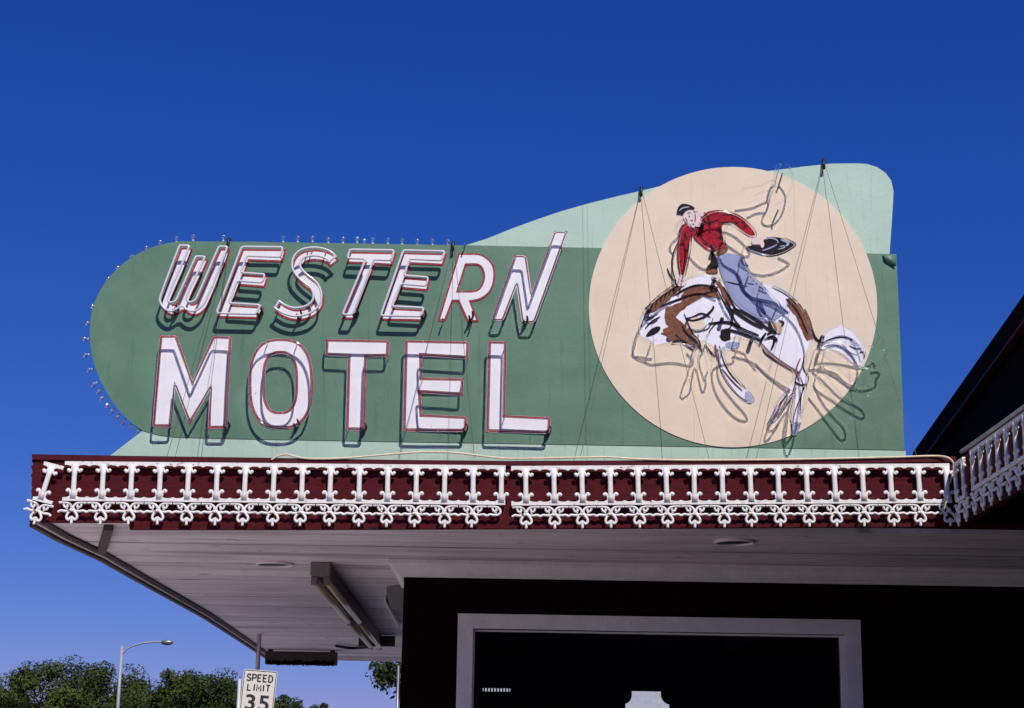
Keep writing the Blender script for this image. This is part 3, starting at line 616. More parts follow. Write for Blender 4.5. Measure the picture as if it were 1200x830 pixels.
strokes('jean_fold', [(h3([(160, 85), (185, 150), (270, 190), (325, 250), (340, 345), (420, 420), (500, 430), (600, 452), (660, 492), (720, 530)]), 4.6), (h3([(395, 230), (355, 345)]), 2), (h3([(465, 435), (465, 500), (500, 560), (550, 610)]), 3), (h3([(485, 440), (500, 490), (530, 545)]), 5), (h3([(625, 490), (580, 590)]), 1.8), (h3([(345, 80), (345, 130), (395, 155)]), 4), (h3([(480, 320), (540, 345)]), 1.6), (h3([(385, 290), (440, 300)]), 1.3), (h3([(470, 345), (540, 375)]), 1.4)], M['navy'], rd, 6)
paint('boot', h3([(570, 610), (610, 598), (655, 625), (675, 665), (655, 705), (615, 690), (590, 650)]), M['boot'], rd, 6)
strokes('fray', [(h3([(400+k*24, 200+k*26), (385+k*24, 222+k*26)]), 1.1) for k in range(7)], M['navy'], rd, 6.2)
strokes('rein', [([(795, 282), (788, 298), (787, 312), (791, 326)], 1.3), ([(782, 314), (785, 323), (791, 330)], 1.5), ([(791, 326), (793, 336)], 1.6)], M['hblack'], rd, 5)
strokes('boot_line', [(h3([(560, 600), (580, 660), (620, 700)]), 4), (h3([(640, 590), (690, 610), (660, 640)]), 2.2), (h3([(545, 735), (600, 720), (630, 760)]), 3.5), (h3([(490, 610), (540, 650), (600, 690)]), 3)], M['hblack'], rd, 6.6)
paint('chaps', h3([(150, 235), (185, 330), (240, 400), (275, 465), (225, 470), (190, 400), (160, 310)]), M['hbrown'], rd, 3.2)
paint('saddle_front', r2_([(640, 190), (700, 210), (735, 420), (680, 480), (560, 470), (570, 390), (630, 330)]), M['hblack'], rd, 3.0)
paint('saddle_horn', r2_([(560, 420), (620, 400), (720, 430), (730, 480), (640, 490), (560, 470)]), M['hbrown'], rd, 3.8)
paint('belt', r2_([(700, 170), (790, 130), (865, 95), (875, 150), (800, 210), (715, 240)]), M['hbrown'], rd, 5)
paint('face', [(800, 255), (803, 249), (808, 246), (814, 247), (819, 251), (822.5, 257), (821, 268), (815, 268), (809, 265.5), (804, 261)], M['skin'], rd, 5)
paint('hair', r1_([(158, 375), (160, 295), (205, 232), (260, 222), (310, 230), (395, 265), (410, 305), (330, 290), (280, 315), (255, 350), (240, 385), (200, 360)]), M['hblack'], rd, 6)
strokes('hair_shine', [(r1_([(190, 320), (240, 275), (330, 270)]), 1.6)], M['lilac'], rd, 7)
strokes('face_line', [(r1_([(300, 360), (325, 345), (350, 360)]), 1.0), (r1_([(320, 395), (340, 400)]), 1.6), (r1_([(385, 340), (405, 330), (415, 350)]), .9), (r1_([(270, 420), (300, 460), (300, 500)]), .9), (r1_([(410, 360), (415, 430), (405, 480)]), 1.0), (r1_([(370, 505), (400, 510)]), 1.0), (r1_([(400, 545), (460, 560), (490, 540)]), 2)], M['hblack'], rd, 6.4)
strokes('lips', [(r1_([(345, 450), (365, 462), (380, 455)]), 1.3)], M['shirt'], rd, 6.6)
paint('kerchief', r1_([(420, 300), (450, 310), (490, 360), (520, 390), (490, 400), (450, 360)]), M['skin'], rd, 6)
strokes('shirt_line', [(r1_([(200, 720), (190, 600), (250, 510)]), 1.4), (r1_([(330, 730), (370, 640), (350, 560)]), 1.6), (r1_([(500, 400), (560, 500), (640, 480), (750, 440)]), 2), (r1_([(530, 340), (600, 420), (620, 560)]), 1.5), (r1_([(740, 540), (770, 690), (830, 800)]), 2), (r1_([(770, 480), (930, 500)]), 1.6), (r1_([(430, 620), (520, 720), (600, 800)]), 1.2), (r1_([(780, 380), (930, 370), (1050, 440)]), 1.4), (r2_([(320, 60), (320, 260), (250, 520)]), 2), (r2_([(170, 60), (160, 280), (200, 500)]), 1.2), (r2_([(620, 80), (660, 160), (640, 220)]), 4)], M['hblack'], rd, 5.6)
paint('hand', [(797, 322), (803, 323), (806, 330), (801, 336), (794, 335), (792, 329)], M['skin'], rd, 5.5)
paint('hat', r3_([(205, 640), (300, 622), (380, 635), (430, 538), (530, 530), (640, 552), (700, 575), (765, 608), (735, 645), (640, 705), (500, 742), (400, 732), (280, 690)]), M['hblack'], rd, 4.2)
strokes('hat_shine', [(r3_([(430, 560), (480, 538), (560, 560), (570, 600)]), 1.8), (r3_([(400, 680), (480, 655), (560, 615)]), 1.7), (r3_([(570, 665), (640, 650), (645, 625), (590, 635)]), 1.6), (r3_([(600, 560), (690, 590), (660, 630)]), 3.2), (r3_([(240, 665), (380, 715), (480, 730)]), 1.5)], M['lilac'], rd, 5.4)
paint('hand', r3_([(290, 530), (330, 508), (395, 560), (425, 600), (412, 650), (390, 650), (375, 610), (330, 615), (280, 612)]), M['skin'], rd, 6)

# glass tubes over the picture; shadows fall on the disc
KS = Vector((SUN.x/-SUN.y, -1, SUN.z/-SUN.y))        # from a shadow point towards the lamp, per metre of stand-off
def from_shadow(path, d): return [Vector((p.x+KS.x*d, YS-d, p.z+KS.z*d)) for p in (pY(u, v, YS) for u, v in path)]
def direct(path, d): return [pY(u, v, YS-d) for u, v in path]
def neon(name, paths, d, parent, m, r=0.0082, fs=False, it=2):
    for pth in paths:
        bm = bmesh.new()
        q = chaikin((from_shadow if fs else direct)(pth, d), it); tube(bm, q, r, 7)
        e = q[0]; tube(bm, [(e.x, e.y, e.z), (e.x+.003, YS-.008, e.z+.006)], r*.75, 6)
        link(name, bm_mesh(bm), m, parent, smooth=True)
HT = 0.105
neon('neon_tube', [[(763, 402), (748, 396), (749, 380), (756, 362), (775, 344), (800, 328), (826, 321), (846, 330)], [(763, 402), (770, 406), (795, 402), (818, 408), (820, 400), (812, 392)], h1([(90, 440), (85, 470), (150, 470), (170, 480), (200, 480)]),
    [(893, 331), (920, 341), (941, 361), (951, 388), (950, 404), (943, 418), (946, 440), (944, 456), (939, 490), (933, 511), (927, 508), (929, 480), (933, 452), (908, 496), (902, 494), (914, 468), (936, 440), (912, 424), (893, 404)],
    [(848, 408), (849, 425), (868, 450), (882, 464), (884, 473), (868, 468), (850, 448), (842, 428), (841, 408), (868, 404), (866, 396)], [(868, 396), (884, 400), (893, 405), (905, 417), (934, 436)],
    t9([(290, 300), (300, 245), (335, 208), (400, 190), (465, 222), (515, 288), (525, 360), (492, 432), (440, 386), (400, 338), (300, 335)])], HT, hr, M['glass'])
neon('neon_tube', [[(797, 324), (794, 300), (796, 274), (804, 262), (811, 265), (808, 300), (802, 324)], [(822, 256), (836, 246), (862, 250), (878, 262), (888, 276), (880, 279), (868, 271), (852, 259), (848, 280), (851, 290), (830, 295), (814, 278)], r3_([(205, 640), (290, 690), (400, 735), (500, 745), (640, 705), (740, 640), (770, 610), (640, 548)]), [(800, 258), (794, 262), (791, 270), (796, 275)], h3([(350, 80), (405, 215), (540, 345), (700, 520), (580, 610), (350, 512), (222, 330), (150, 90)])], HT, rd, M['glass'])
# second pose of the animated tubes, placed from the shadows they throw
neon('second_pose_tube', [h2([(380, 418), (440, 415), (500, 440), (560, 490), (620, 520), (690, 517), (730, 495), (722, 465), (748, 435), (735, 422), (700, 427)]), h2([(420, 385), (520, 383), (640, 412), (690, 395), (712, 372), (722, 400)]), h2([(400, 430), (470, 490), (540, 565), (605, 590), (650, 612), (672, 650), (650, 664), (610, 640), (540, 600), (430, 530), (410, 510)]),
    h2([(405, 495), (450, 590), (510, 660), (562, 705), (575, 760), (548, 778), (480, 690), (380, 560)]), h2([(280, 600), (255, 700), (245, 790), (262, 802), (335, 690)]), h2([(240, 640), (205, 660), (165, 712), (175, 732), (205, 722), (225, 690)]), h2([(440, 400), (470, 430), (540, 470), (600, 520)])], HT+.01, hr, M['glass'], fs=True, r=.0075, it=1)
neon('second_pose_tube', [h5([(270, 210), (250, 330), (212, 470), (180, 530), (143, 685), (250, 622), (262, 530), (290, 352), (322, 360), (352, 490), (378, 605), (405, 598), (425, 490), (408, 465), (440, 382)]), h5([(385, 190), (348, 240), (355, 340), (392, 440), (402, 480)]), h5([(690, 150), (830, 190), (850, 245), (945, 370)])], HT+.005, hr, M['glass'], fs=True, r=.007, it=1)
neon('second_pose_tube', [r3_([(440, 170), (345, 210), (290, 240), (100, 265)]), r3_([(430, 290), (345, 288), (230, 342)]), r3_([(520, -5), (470, 30), (445, 120), (462, 200), (440, 270), (385, 360), (400, 420), (470, 436), (550, 392), (612, 300), (648, 170), (630, 60), (575, 0)])], HT+.01, rd, M['glass'], fs=True, r=.0075, it=2)
# electrode housings dotted over the picture
for (u, v) in ((822, 267), (835, 294), (845, 377), (879, 403), (962, 398), (836, 331), (760, 366)):
    p = pY(u, v, YS); bm = bmesh.new(); tube(bm, [(p.x, YS-.012, p.z), (p.x, YS-.06, p.z+.004)], .014, 10); link('electrode', bm_mesh(bm), M['black'], hr, smooth=True)
for (a, b) in (((917, 203), (911, 222)), ((912, 246), (905, 262))):
    p, q = pY(*a, YS-.10), pY(*b, YS-.01); bm = bmesh.new(); tube(bm, [p, q], .006, 6); link('standoff', bm_mesh(bm), M['steel'], rd, smooth=True)

# ------------------------------------------------------------------ guy wires, cable
def wire(top, bot, label, sag=0.0):
    a = pY(*top, YS-.02); b = pY(*bot, YF+.06)
    b.z = min(b.z, ZT+0.12)
    o = link('guy_wire', tubem([a, a.lerp(b, .5), b], 0.0017, 6), M['wire'])
    return tag(o, label, 'wire', 'guy wires bracing the sign')
wire((268, 283), (195.5, 536), 'thin guy wire slanting left past the first W of the sign')
wire((269, 283), (236, 536), 'steep guy wire running down through the right leg of the M')
wire((531, 287), (467, 536), 'thin guy wire slanting left between the second E and the R')
wire((532, 287), (556, 537), 'thin guy wire falling right between the letters E and L of MOTEL')
wire((751, 223), (680, 536), 'thin guy wire along the left rim of the cream disc')
wire((752, 223), (831, 538), 'thin guy wire crossing in front of the horse head')
wire((965, 191), (886, 539), 'thin guy wire crossing the hat and the horse hindquarters')
wire((966, 191), (1074, 532), 'rightmost guy wire passing in front of the horse tail')
for (u, v) in ((268, 283), (531, 287), (751.5, 223), (965.5, 191)):
    p = pY(u, v, YS-.02); bm = bmesh.new()
    tube(bm, [(p.x, YS+.03, p.z+.028), (p.x, YS-.02, p.z+.022), (p.x-.004, YS-.03, p.z-.05)], .011, 8)
    link('wire_lug', bm_mesh(bm), M['black'], sign, smooth=True)
# turnbuckle of the first wire
cp = [(318, 539), (326, 534), (336, 532), (345, 535), (360, 538), (400, 537.5), (440, 534), (480, 530.5), (510, 529.5), (540, 531), (575, 536), (600, 538), (640, 537), (690, 536), (715, 535.5), (740, 538), (800, 539.5), (900, 539), (1000, 537), (1060, 535.5), (1098, 534), (1112, 536), (1118, 543), (1118.5, 552), (1114, 563), (1109.5, 575), (1108, 592), (1104, 600)]
o = link('power_cable', tubem(chaikin([pY(u, v, YF-.045 if u > 1100 else YF-.02) for u, v in cp], 2), 0.0065, 8), M['cable'], smooth=True)
tag(o, 'loose cream cable lying along the fascia top and hanging at its right end', 'cable')

# ------------------------------------------------------------------ ironwork
def bay_pieces():
    """one bay of the cast-iron trim in px units (x right, y down): post, top rail, lower rail, scroll rail, pendant"""
    return None
U = 0.005515                                # metres per photo pixel at the fascia
def T3(pts, yo=0.0): return [Vector((x*U, yo, -y*U)) for x, y in pts]
def flat_tube(bm, pts, r, yo=0.0, n=8, it=2, closed=False):
    q = T3(pts, yo); q = chaikin(q, it, closed) if it else q
    tube(bm, q, r*U, n, closed=closed)
def ball(bm, x, y, r):
    res = bmesh.ops.create_uvsphere(bm, u_segments=10, v_segments=6, radius=r*U)
    for v in res['verts']: v.co = Vector((v.co.x+x*U, v.co.y*.8, v.co.z-y*U))
def post_mesh():
    bm = bmesh.new()
    pr = [(-3.6, 3), (3.6, 3), (3.3, 12), (2.9, 16), (3.0, 30), (3.3, 36), (4.0, 44), (-4.0, 44), (-3.3, 36), (-3.0, 30), (-2.9, 16), (-3.3, 12)]
    f = [bm.verts.new((x*U*.86, -.012, -y*U)) for x, y in pr]; b = [bm.verts.new((x*U, .008, -y*U)) for x, y in pr]
    bm.faces.new(f); bm.faces.new(b)
    for i in range(len(pr)): bm.faces.new((f[i], f[(i+1) % len(pr)], b[(i+1) % len(pr)], b[i]))
    for s_ in (-1, 1):
        flat_tube(bm, [(s_*2.6, 4), (s_*3.2, 9), (s_*5.5, 12.2), (s_*7.6, 11.0), (s_*7.4, 9.2)], 1.5); ball(bm, s_*7.3, 10.2, 2.2)
        flat_tube(bm, [(s_*3.0, 40), (s_*3.6, 36), (s_*5.6, 32.6), (s_*7.6, 33.2), (s_*7.4, 35.2)], 1.5); ball(bm, s_*7.2, 34.2, 2.2)
    me = bm_mesh(bm); me.materials.append(M['iron'])
    for p in me.polygons: p.use_smooth = True
    return me
def rail_mesh(n, P, ext_l, ext_r):
    bm = bmesh.new()
    x0, x1 = -ext_l, (n-1)*P+ext_r
    # top rail with scalloped underside
    ring = [(x0, 0), (x1, 0)]
    lower = []
    N = int((x1-x0)/1.5)
    for k in range(N+1):
        x = x0+(x1-x0)*k/N; ph = ((x+P/2) % P)-P/2            # distance from nearest post
        a = abs(ph); y = 4.2+1.6*math.exp(-((a-P/2)/2.2)**2)+4.5*math.exp(-(a/4.2)**2)
        lower.append((x, y))
    return [(x*U, -y*U) for x, y in ring+lower[::-1]]
def low_rail(n, P, ext_l, ext_r):
    x0, x1 = -ext_l, (n-1)*P+ext_r; up = []
    N = int((x1-x0)/1.5)
    for k in range(N+1):
        x = x0+(x1-x0)*k/N; a = abs(((x+P/2) % P)-P/2)
        up.append((x, 42.6-1.3*math.exp(-((a-P/2)/2.0)**2)-4.5*math.exp(-(a/4.5)**2)))
    return [(x*U, -y*U) for x, y in up+[(x1, 46.6), (x0, 46.6)]]
def scroll_mesh(n, P, ext_l, ext_r):
    bm = bmesh.new()
    for i in range(n):
        c = i*P
        for s_ in (-1, 1):
            if s_ > 0 and i == n-1 and n > 2 and ext_r < 6: continue
            flat_tube(bm, [(c+s_*16, 48.6), (c+s_*11, 48.2), (c+s_*6, 48.6), (c+s_*2, 51), (c+s_*.5, 55), (c+s_*3, 58.4), (c+s_*9, 58.6), (c+s_*13, 57.6), (c+s_*P/2, 59.6)], 1.5)
            flat_tube(bm, [(c+s_*10.5, 50), (c+s_*9.6, 53.5), (c+s_*6.6, 54.4), (c+s_*5.2, 52.4), (c+s_*6.8, 51.2)], 1.35)
            ball(bm, c+s_*6.4, 55.4, 1.3)
    me = bm_mesh(bm)
    for p in me.polygons: p.use_smooth = True
    return me
def pendant_mesh():
    bm = bmesh.new()
    ball(bm, 0, 54.5, 2.2)
    for s_ in (-1, 1):
        flat_tube(bm, [(0, 56.5), (s_*2.6, 58.6), (s_*5.8, 62.4), (s_*6.4, 66.2), (s_*4.2, 68.8), (s_*1.6, 67.6), (s_*2.2, 65.4)], 1.6)
    flat_tube(bm, [(0, 64.4), (0, 68), (0, 73.6)], 1.6, it=1)
    me = bm_mesh(bm); me.materials.append(M['iron'])
    for p in me.polygons: p.use_smooth = True
    return me
PM, PD = post_mesh(), pendant_mesh()
def bevel_link(name, ring, y0, y1, parent):
    me = fill_prism([ring], y0, y1); o = link(name, me, M['iron'], parent, world=False)
    md = o.modifiers.new('round', 'BEVEL'); md.width = 0.004; md.segments = 2; md.limit_method = 'ANGLE'; md.angle_limit = R_(40)
    return o
def iron_section(label, org, n, P, ext_l, ext_r, rot, last_pendant=True, scl=1.0, bent=None):
    t = thing('ironwork_trim', label, 'ironwork', org, 'white ironwork trim on the fascia boards')
    t.rotation_euler = rot; t.scale = (scl,)*3
    bevel_link('top_rail', rail_mesh(n, P, ext_l, ext_r), -.012, .008, t); bevel_link('lower_rail', low_rail(n, P, ext_l, ext_r), -.012, .008, t)
    o = link('scroll_rail', scroll_mesh(n, P, ext_l, ext_r), M['iron'], t, world=False)
    rr = random.Random(n)
    for i in range(n):
        p = bpy.data.objects.new('post', PM); COL.objects.link(p); p.parent = t; p.location = (i*P*U+rr.uniform(-.001, .001), -.003, 0); p.rotation_euler.y = rr.uniform(-.012, .012)
        if i < n-1 or last_pendant:
            q = bpy.data.objects.new('pendant', PD); COL.objects.link(q); q.parent = t; q.location = (i*P*U+rr.uniform(-.002, .002), -.003, rr.uniform(-.002, .002)); q.rotation_euler.y = rr.uniform(-.012, .012)
    return t
YI = YF-0.036
def span(a, b):
    A_, B_ = pY(*a, YI), pY(*b, YI); d = B_-A_; return A_, d.length, -math.atan2(d.z, d.x)
A_, Ld, rot = span((88.75, 541), (588, 545.8)); sc = Ld/(15*33.25*U)
iron_section('long white ironwork trim under the letters, left of the gap', A_, 16, 33.25, 12, 4.5, (0, rot, 0), False, sc)
A_, Ld, rot = span((616, 546.5), (1108, 543.5)); sc2 = Ld/(15*32.85*U)
iron_section('long white ironwork trim below the horse and rider, right of the gap', A_, 16, 32.85, 17, 4, (0, rot, 0), True, sc2)
A_ = pY(62, 543.5, YI-.004)
iron_section('broken piece of white ironwork hanging crooked at the left fascia end', A_, 1, 33, 10, 14, (0, R_(13), 0), True, sc)
A_ = Vector((XW-.036, YF-.12, 3.642))
iron_section('short shaded ironwork piece tilted at the inner corner of the wing', A_, 2, 33, 3, 5, (R_(1.2), 0, R_(-90)), True, sc)
A_ = Vector((XW-.036, YF-.12-.42, 3.650))
iron_section('shaded ironwork trim along the side wing at the right', A_, 16, 33, 6, 5, (0, 0, R_(-90)), True, sc)

# ------------------------------------------------------------------ things under the canopy
# twin tube strip light
sl_ = thing('strip_light', 'long twin tube fluorescent light hanging under the canopy', 'light', (-1.47, 13.25, ZS))
a = pZ(376, 659, ZS); b = pZ(440, 763.5, ZS-.19)
ang = math.atan2(-(b.x-a.x), b.y-a.y); Ln = (b-a).length
sl_.location = a; sl_.rotation_euler = (0, 0, ang)
def loc_link(name, me, m, par, smooth=False): return link(name, me, m, par, smooth, world=False)
loc_link('housing', boxm(-.06, .06, 0.101, Ln, -.10, -.003, .006), M['brown'], sl_)
loc_link('end_box', boxm(-.075, .075, -.03, .10, -.105, -.002, .006), M['taupe'], sl_)
for y0, y1 in ((0.05, Ln*.52), (Ln*.535, Ln-.06)):
    for s_ in (-1, 1): loc_link('tube', tubem([(s_*.05, y0+.04, -.145), (s_*.05, y1-.04, -.145)], .024, 14), M['oldtube'], sl_, True)
    for yy in (y0, y1):
        for s_ in (-1, 1): loc_link('lamp_holder', boxm(s_*.05-.024, s_*.05+.024, yy-.025, yy+.03, -.172, -.106, .005), M['taupe'], sl_)
loc_link('end_plate', boxm(-.2, .22, Ln+.005, Ln+.06, -.13, -.01, .004), M['black'], sl_)
# hanging sign at the far edge
Yh = 22.4
q0, q1 = pY(311, 763, Yh), pY(394, 779.5, Yh)
hsg = thing('hanging_sign', 'dark narrow box sign hanging from the far edge of the canopy', 'sign', (q0.x, Yh, q1.z))
link('sign_box', boxm(q0.x, q1.x, Yh, Yh+.16, q1.z, q0.z, .008), M['brown'], hsg)
for x in (q0.x+.06, q1.x-.06): link('hanger', boxm(x-.03, x+.03, Yh+.04, Yh+.09, q0.z+.001, ZS-.001), M['brown'], hsg)
bm = bmesh.new()
rr = random.Random(3)
for k in range(34):
    x = q0.x+.03+(q1.x-q0.x-.06)*k/34; box(bm, x, x+.02, Yh-.012, Yh-.001, q1.z-.02*rr.random(), q1.z+rr.uniform(.03, .06))
link('ragged_trim', bm_mesh(bm), M['darkwall'], hsg)
p0, p1 = pZ(393, 757, ZS-.03), pZ(428, 764, ZS-.03)
link('conduit', tubem(chaikin([pZ(394, 757, ZS-.03), pZ(410, 760, ZS-.03), pZ(432, 758.5, ZS-.02)], 1), .018, 8), M['wire'], hsg, smooth=True)
# small hooded soffit lamp by the office corner
p = pZ(466, 712, ZS)
hl = thing('soffit_lamp', 'small grey hooded lamp fixed under the canopy beside the office corner', 'light', (p.x, p.y, ZS))
hp = [pZ(u, v, ZS-.03) for u, v in ((453, 691), (478, 688), (478, 712), (457, 713))]
link('hood', hprism([(q.x, q.y) for q in hp], ZS-.05, ZS-.003), M['taupe'], hl)
q0, q1 = pZ(454, 701, ZS-.03), pZ(470, 734, ZS-.03)
link('lip', hprism([(q0.x-.035, q0.y), (q0.x-.012, q0.y), (q1.x-.012, q1.y), (q1.x-.035, q1.y)], ZS-.06, ZS-.004), M['iron'], hl)
# post and speed sign
pp = pZ(304, 742, ZS); pe = pY(304, 785, pp.y)
cp_ = thing('drop_pipe', 'short pale pipe hanging down from the canopy just above the speed limit sign', 'pipe', (pp.x, pp.y, ZS))
link('pipe', tubem([(pp.x, pp.y, pe.z), (pp.x, pp.y, ZS-.012)], .025, 16), M['soffit'], cp_, smooth=True)
link('cap_plate', boxm(pp.x-.05, pp.x+.05, pp.y-.05, pp.y+.05, ZS-.011, ZS-.001), M['frame'], cp_)
Yp = 26.5
tl, tr_, bl_ = pY(286, 784.5, Yp), pY(325.5, 786.5, Yp), pY(279, 830, Yp)
wd = (tr_-tl).length; hgt = wd*1.27
xa = (tr_-tl).normalized(); za = Vector((0, -1, 0)).cross(xa)*-1
tilt = math.atan2(tl.x-bl_.x-.0, tl.z-bl_.z)
cx0 = (tl+tr_)/2
ss = thing('speed_limit_sign', 'cream speed limit sign reading SPEED LIMIT 35 on a leaning post', 'sign', (cx0.x-math.tan(tilt)*cx0.z, Yp, 0))
ss.rotation_euler = (0, tilt*0.62, 0)
ht = cx0.z+0.006
w2 = wd/2
ss.location.x = cx0.x-math.tan(tilt*.62)*ht
def rrect(x0, x1, z0, z1, r, n=6):
    P = []
    for cx, cz, a0 in ((x1-r, z1-r, 0), (x0+r, z1-r, 90), (x0+r, z0+r, 180), (x1-r, z0+r, 270)):
        for k in range(n+1): a = R_(a0+90*k/n); P.append((cx+r*math.cos(a), cz+r*math.sin(a)))
    return P
z1, z0 = ht, ht-hgt
pl = loc_link('sign_plate', fill_prism([rrect(-w2, w2, z0, z1, .035)], -.004, .0), M['signface'], ss)
loc_link('border', fill_prism([rrect(-w2+.010, w2-.010, z0+.010, z1-.010, .028), rrect(-w2+.021, w2-.021, z0+.021, z1-.021, .02)], -.0052, -.003), M['ink'], pl)
def text(s, h, zc, parent, wid=None, bold=0.0, xo=0):
    cu = bpy.data.curves.new('t', 'FONT'); cu.body = s; cu.align_x = 'CENTER'; cu.align_y = 'CENTER'; cu.size = 1; cu.offset = bold; cu.space_character = 1.12; cu.extrude = .0
    o = bpy.data.objects.new('t', cu); COL.objects.link(o); bpy.context.view_layer.update()
    me = bpy.data.meshes.new_from_object(o.evaluated_get(bpy.context.evaluated_depsgraph_get())); bpy.data.objects.remove(o)
    xs = [v.co.x for v in me.vertices]; ys = [v.co.y for v in me.vertices]
    kx = (wid/(max(xs)-min(xs))); ky = h/(max(ys)-min(ys)); mx_, my_ = (max(xs)+min(xs))/2, (max(ys)+min(ys))/2
    for v in me.vertices: v.co = ((v.co.x-mx_)*kx+xo, -.0056, (v.co.y-my_)*ky+zc)
    return link('lettering', me, M['ink'], parent, world=False)
GL = {'S': [[(.95, .82), (.7, 1), (.3, 1), (.05, .82), (.08, .62), (.5, .5), (.92, .38), (.95, .16), (.7, 0), (.3, 0), (.05, .18)]], 'P': [[(0, 0), (0, 1), (.6, 1), (.95, .88), (.95, .62), (.6, .48), (0, .48)]], 'E': [[(.9, 1), (0, 1), (0, 0), (.9, 0)], [(0, .52), (.75, .52)]],
      'D': [[(0, 0), (0, 1), (.55, 1), (.95, .75), (.95, .25), (.55, 0), (0, 0)]], 'L': [[(0, 1), (0, 0), (.85, 0)]], 'I': [[(.5, 0), (.5, 1)]], 'M': [[(0, 0), (0, 1), (.5, .3), (1, 1), (1, 0)]], 'T': [[(0, 1), (1, 1)], [(.5, 1), (.5, 0)]]}
def stroke_text(word, h, zc, wid, sw):
    bm = bmesh.new(); adv = [(.45 if c == 'I' else 1.0) for c in word]; gap = .42; tot = sum(adv)+gap*(len(word)-1); u_ = wid/tot; x = -wid/2
    for c, a_ in zip(word, adv):
        for pl_ in GL[c]:
            q = [Vector((x+(px_ if c != 'I' else .225)*u_, 0, zc-h/2+pz_*h)) for px_, pz_ in pl_]
            if c == 'S': q = chaikin(q, 2)
            n = len(q); L = []
            for i in range(n):
                d1 = (q[i]-q[i-1]).normalized() if i else (q[1]-q[0]).normalized(); d2 = (q[i+1]-q[i]).normalized() if i < n-1 else d1
                n1, n2 = Vector((-d1.z, 0, d1.x)), Vector((-d2.z, 0, d2.x)); m_ = (n1+n2)/max(.5, 1+n1.dot(n2))*sw/2
                L.append((bm.verts.new(q[i]+m_+Vector((0, -.0056, 0))), bm.verts.new(q[i]-m_+Vector((0, -.0056, 0)))))
            for A_, B_ in zip(L, L[1:]): bm.faces.new((A_[0], A_[1], B_[1], B_[0]))
        x += (a_+gap)*u_
    return link('lettering', bm_mesh(bm), M['ink'], pl, world=False)
stroke_text('SPEED', hgt*.15, z1-hgt*.185, wd*.76, wd*.042); stroke_text('LIMIT', hgt*.145, z1-hgt*.405, wd*.66, wd*.042)
text('35', hgt*.36, z1-hgt*.745, pl, wd*.70, .022)
loc_link('sign_post', boxm(-.03, .03, .001, .03, 0, z1-.05), M['galv'], ss)
p = pY(281, 796, 27.5)
o = link('thin_pole', tubem([(p.x, 27.5, 0), (p.x, 27.5, p.z)], .028, 10), M['galv'], smooth=True); tag(o, 'thin pale pole standing just left of the speed limit sign', 'pole')

# ------------------------------------------------------------------ street lamp
Yl = 80.0
tp = pY(143, 757, Yl); e = pY(196, 753, Yl)
lp = thing('street_lamp', 'tall grey street lamp with one curved arm in front of the trees', 'street lamp', (tp.x, Yl, 0))
link('pole', tubem([(tp.x, Yl, 0), (tp.x, Yl, 4), (tp.x, Yl, tp.z)], .10, 12, r1=.065), M['lampgrey'], lp, smooth=True)
link('arm', tubem(chaikin([pY(143.5, 766, Yl), pY(150, 759, Yl), pY(165, 754, Yl), pY(180, 752.5, Yl), pY(189, 752.3, Yl)], 2), .04, 10), M['lampgrey'], lp, smooth=True)
bm = bmesh.new(); bmesh.ops.create_uvsphere(bm, u_segments=18, v_segments=10, radius=1)
for v in bm.verts:
    z = v.co.z; v.co = Vector((e.x+v.co.x*.29*(1 if v.co.x > 0 else 1), Yl+v.co.y*.17, e.z+.02+(z*.10 if z > 0 else z*.15)))
link('lamp_head', bm_mesh(bm), M['steel'], lp, smooth=True)

# ------------------------------------------------------------------ trees
def crown_mesh(seed, rx, rz, nclump, nleaf, leaf, drop=0.0):
    rr = random.Random(seed); bm = bmesh.new(); cl = []
    for k in range(nclump):
        while True:
            p = Vector((rr.uniform(-1, 1), rr.uniform(-1, 1), rr.uniform(-1, 1)))
            if .25 < p.length < 1: break
        cl.append((Vector((p.x*rx*.86, p.y*rx*.86, p.z*rz*.86)), rr.uniform(.20, .40)*rx))
    for k in range(nleaf):
        c, r = cl[rr.randrange(nclump)]
        d = Vector((rr.gauss(0, 1), rr.gauss(0, 1), rr.gauss(0, 1))).normalized()*r*(rr.random()**.45)
        p = c+Vector((d.x, d.y, d.z*.8))
        n = (d.normalized()*.8+Vector((rr.uniform(-1, 1), rr.uniform(-1, 1), rr.uniform(-.3, 1)))).normalized()
        t = n.orthogonal().normalized(); t = Matrix.Rotation(rr.uniform(0, 6.28), 3, n) @ t; b2 = n.cross(t)
        s_ = leaf*rr.uniform(.55, 1.3)
        q = [p-t*s_, p+b2*s_*.42-t*s_*.1, p+t*s_, p-b2*s_*.42-t*s_*.1]
        bm.faces.new([bm.verts.new(x) for x in q])
    me = bpy.data.meshes.new('crown'); bm.to_mesh(me); bm.free(); return me, cl
def trunk_mesh(h, r, cl, zc, seed):
    rr = random.Random(seed); bm = bmesh.new()
    tube(bm, chaikin([(0, 0, 0), (rr.uniform(-.1, .1), rr.uniform(-.1, .1), h*.5), (rr.uniform(-.15, .15), 0, h)], 1), r, 9, r1=r*.55)
    for c, _ in cl[:12]:
        tube(bm, chaikin([(0, 0, h*.8), (c.x*.4, c.y*.4, h+(c.z+zc-h)*.4), (c.x, c.y, c.z+zc)], 1), r*.4, 6, r1=r*.08)
    return bm_mesh(bm)
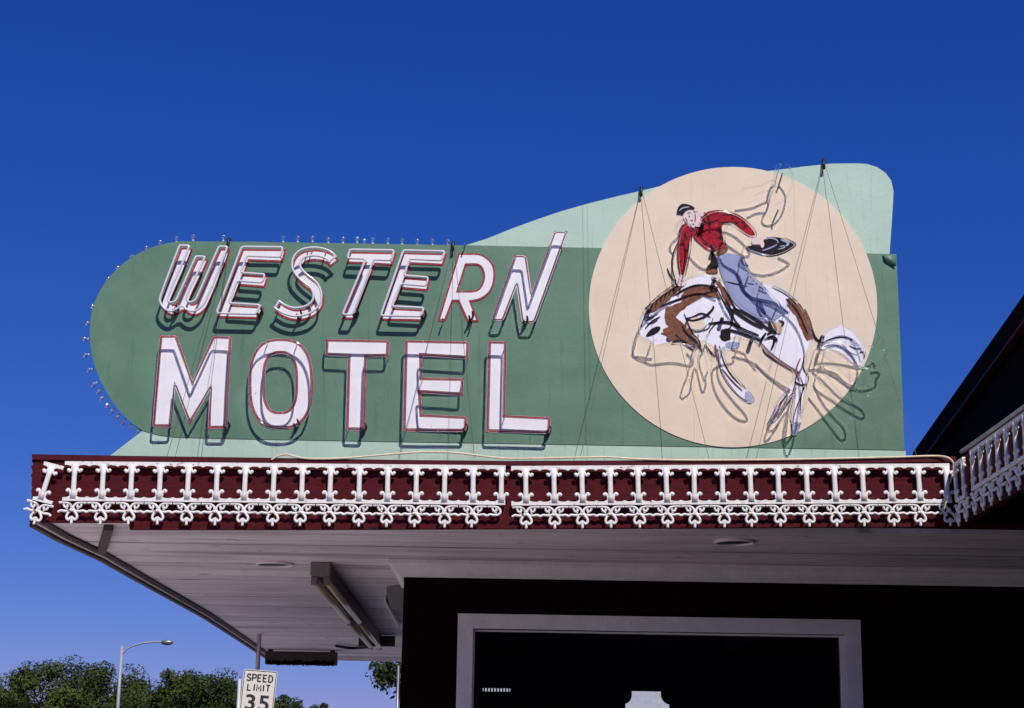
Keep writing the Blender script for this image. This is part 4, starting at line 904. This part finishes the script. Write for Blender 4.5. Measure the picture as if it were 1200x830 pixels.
def tree(label, x, y, ztop, rx, rz, seed, leaf=.16, nleaf=9000, group='trees along the far street', m='leaf', ncl=34):
    zc = ztop-rz
    t = thing('tree', label, 'tree', (x, y, 0), group)
    me, cl = crown_mesh(seed, rx, rz, ncl, nleaf, leaf)
    for v in me.vertices: v.co.z += zc
    link('crown', me, M[m], t, world=False)
    link('trunk', trunk_mesh(max(.8, zc-rz*.5), .09+rx*.06, cl, zc, seed), M['bark'], t, True, world=False)
    return t
TR = [(4, 786, 84, 2.7, 2.6, 'leaf2', 'leftmost tree, cut by the picture edge, with a low dark crown'), (58, 771, 80, 2.9, 3.0, 'leaf', 'broad tree left of the street lamp with a yellowish sunlit crown'),
      (108, 768, 82, 2.8, 3.0, 'leaf2', 'tallest dark tree close behind the street lamp pole on its left'), (160, 779, 86, 2.4, 2.8, 'leaf', 'tree directly behind the street lamp arm, crown sloping to the right'),
      (207, 785, 84, 2.2, 2.4, 'leaf', 'rounded tree halfway between street lamp and speed limit sign'), (246, 786, 82, 2.3, 2.5, 'leaf2', 'dark bushy tree left of the thin pale pole'),
      (281, 796, 88, 1.8, 2.2, 'leaf', 'smaller tree directly behind the speed limit sign'), (332, 815, 90, 1.3, 1.7, 'leaf2', 'low dark tree just right of the speed limit sign'), (374, 824, 100, 0.8, 1.2, 'leaf', 'tiny far tree top at the bottom between sign and office')]
for i, (u, v, Y, rx, rz, m_, lab) in enumerate(TR):
    p = pY(u, v, Y); tree(lab, p.x, Y, p.z+.15, rx, rz, 20+i, .088, int(8500*rx), m=m_, ncl=46)
p = pY(480, 752, 27.0)
tree('nearer leafy tree whose branch shows between canopy edge and office wall', p.x, 27, p.z, .66, .46, 77, .055, 1500, None, 'leaf2', 30)
p = pY(467, 780, 24.5)
o = link('downpipe', tubem([(p.x, 24.5, 0), (p.x, 24.5, p.z)], .018, 10), M['steel'], smooth=True); tag(o, 'thin pale pipe showing beside the office left corner', 'pipe')
# unseen brick block added behind the viewpoint to darken the window reflection
bb = thing('reflection_block', 'long dark brick block added behind the viewpoint to darken the window reflection', 'building', (0, -34, 0))
link('wall', boxm(-32, 32, -42, -34, 0, 8.6), M['brick'], bb)
link('cornice', boxm(-32.2, 32.2, -42.2, -33.7, 8.602, 9.1, .05), M['frame'], bb)
for k in range(14):
    x = -28+k*4.3; f_ = link('window', boxm(x-.9, x+.9, -33.998, -33.94, 4.6, 6.9, .02), M['brick'], bb); link('pane', boxm(x-.75, x+.75, -33.938, -33.92, 4.75, 6.75), M['black'], f_)
# pale sunlit block added behind the office so the rear opening looks bright
gg = thing('bright_backing', 'pale block added behind the office to brighten the rear opening', 'building', (3.0, 34, 0))
link('wall', boxm(-0.9, 7.0, 34, 40, 0, 3.9), M['galv'], gg)
link('roof', hprism([(-1.2, 33.7), (7.3, 33.7), (7.3, 40.3), (-1.2, 40.3)], 3.902, 4.1), M['brown'], gg)
link('backing_panel', boxm(3.6, 6.2, 33.95, 33.998, 0.01, 2.3, .01), M['iron'], gg)
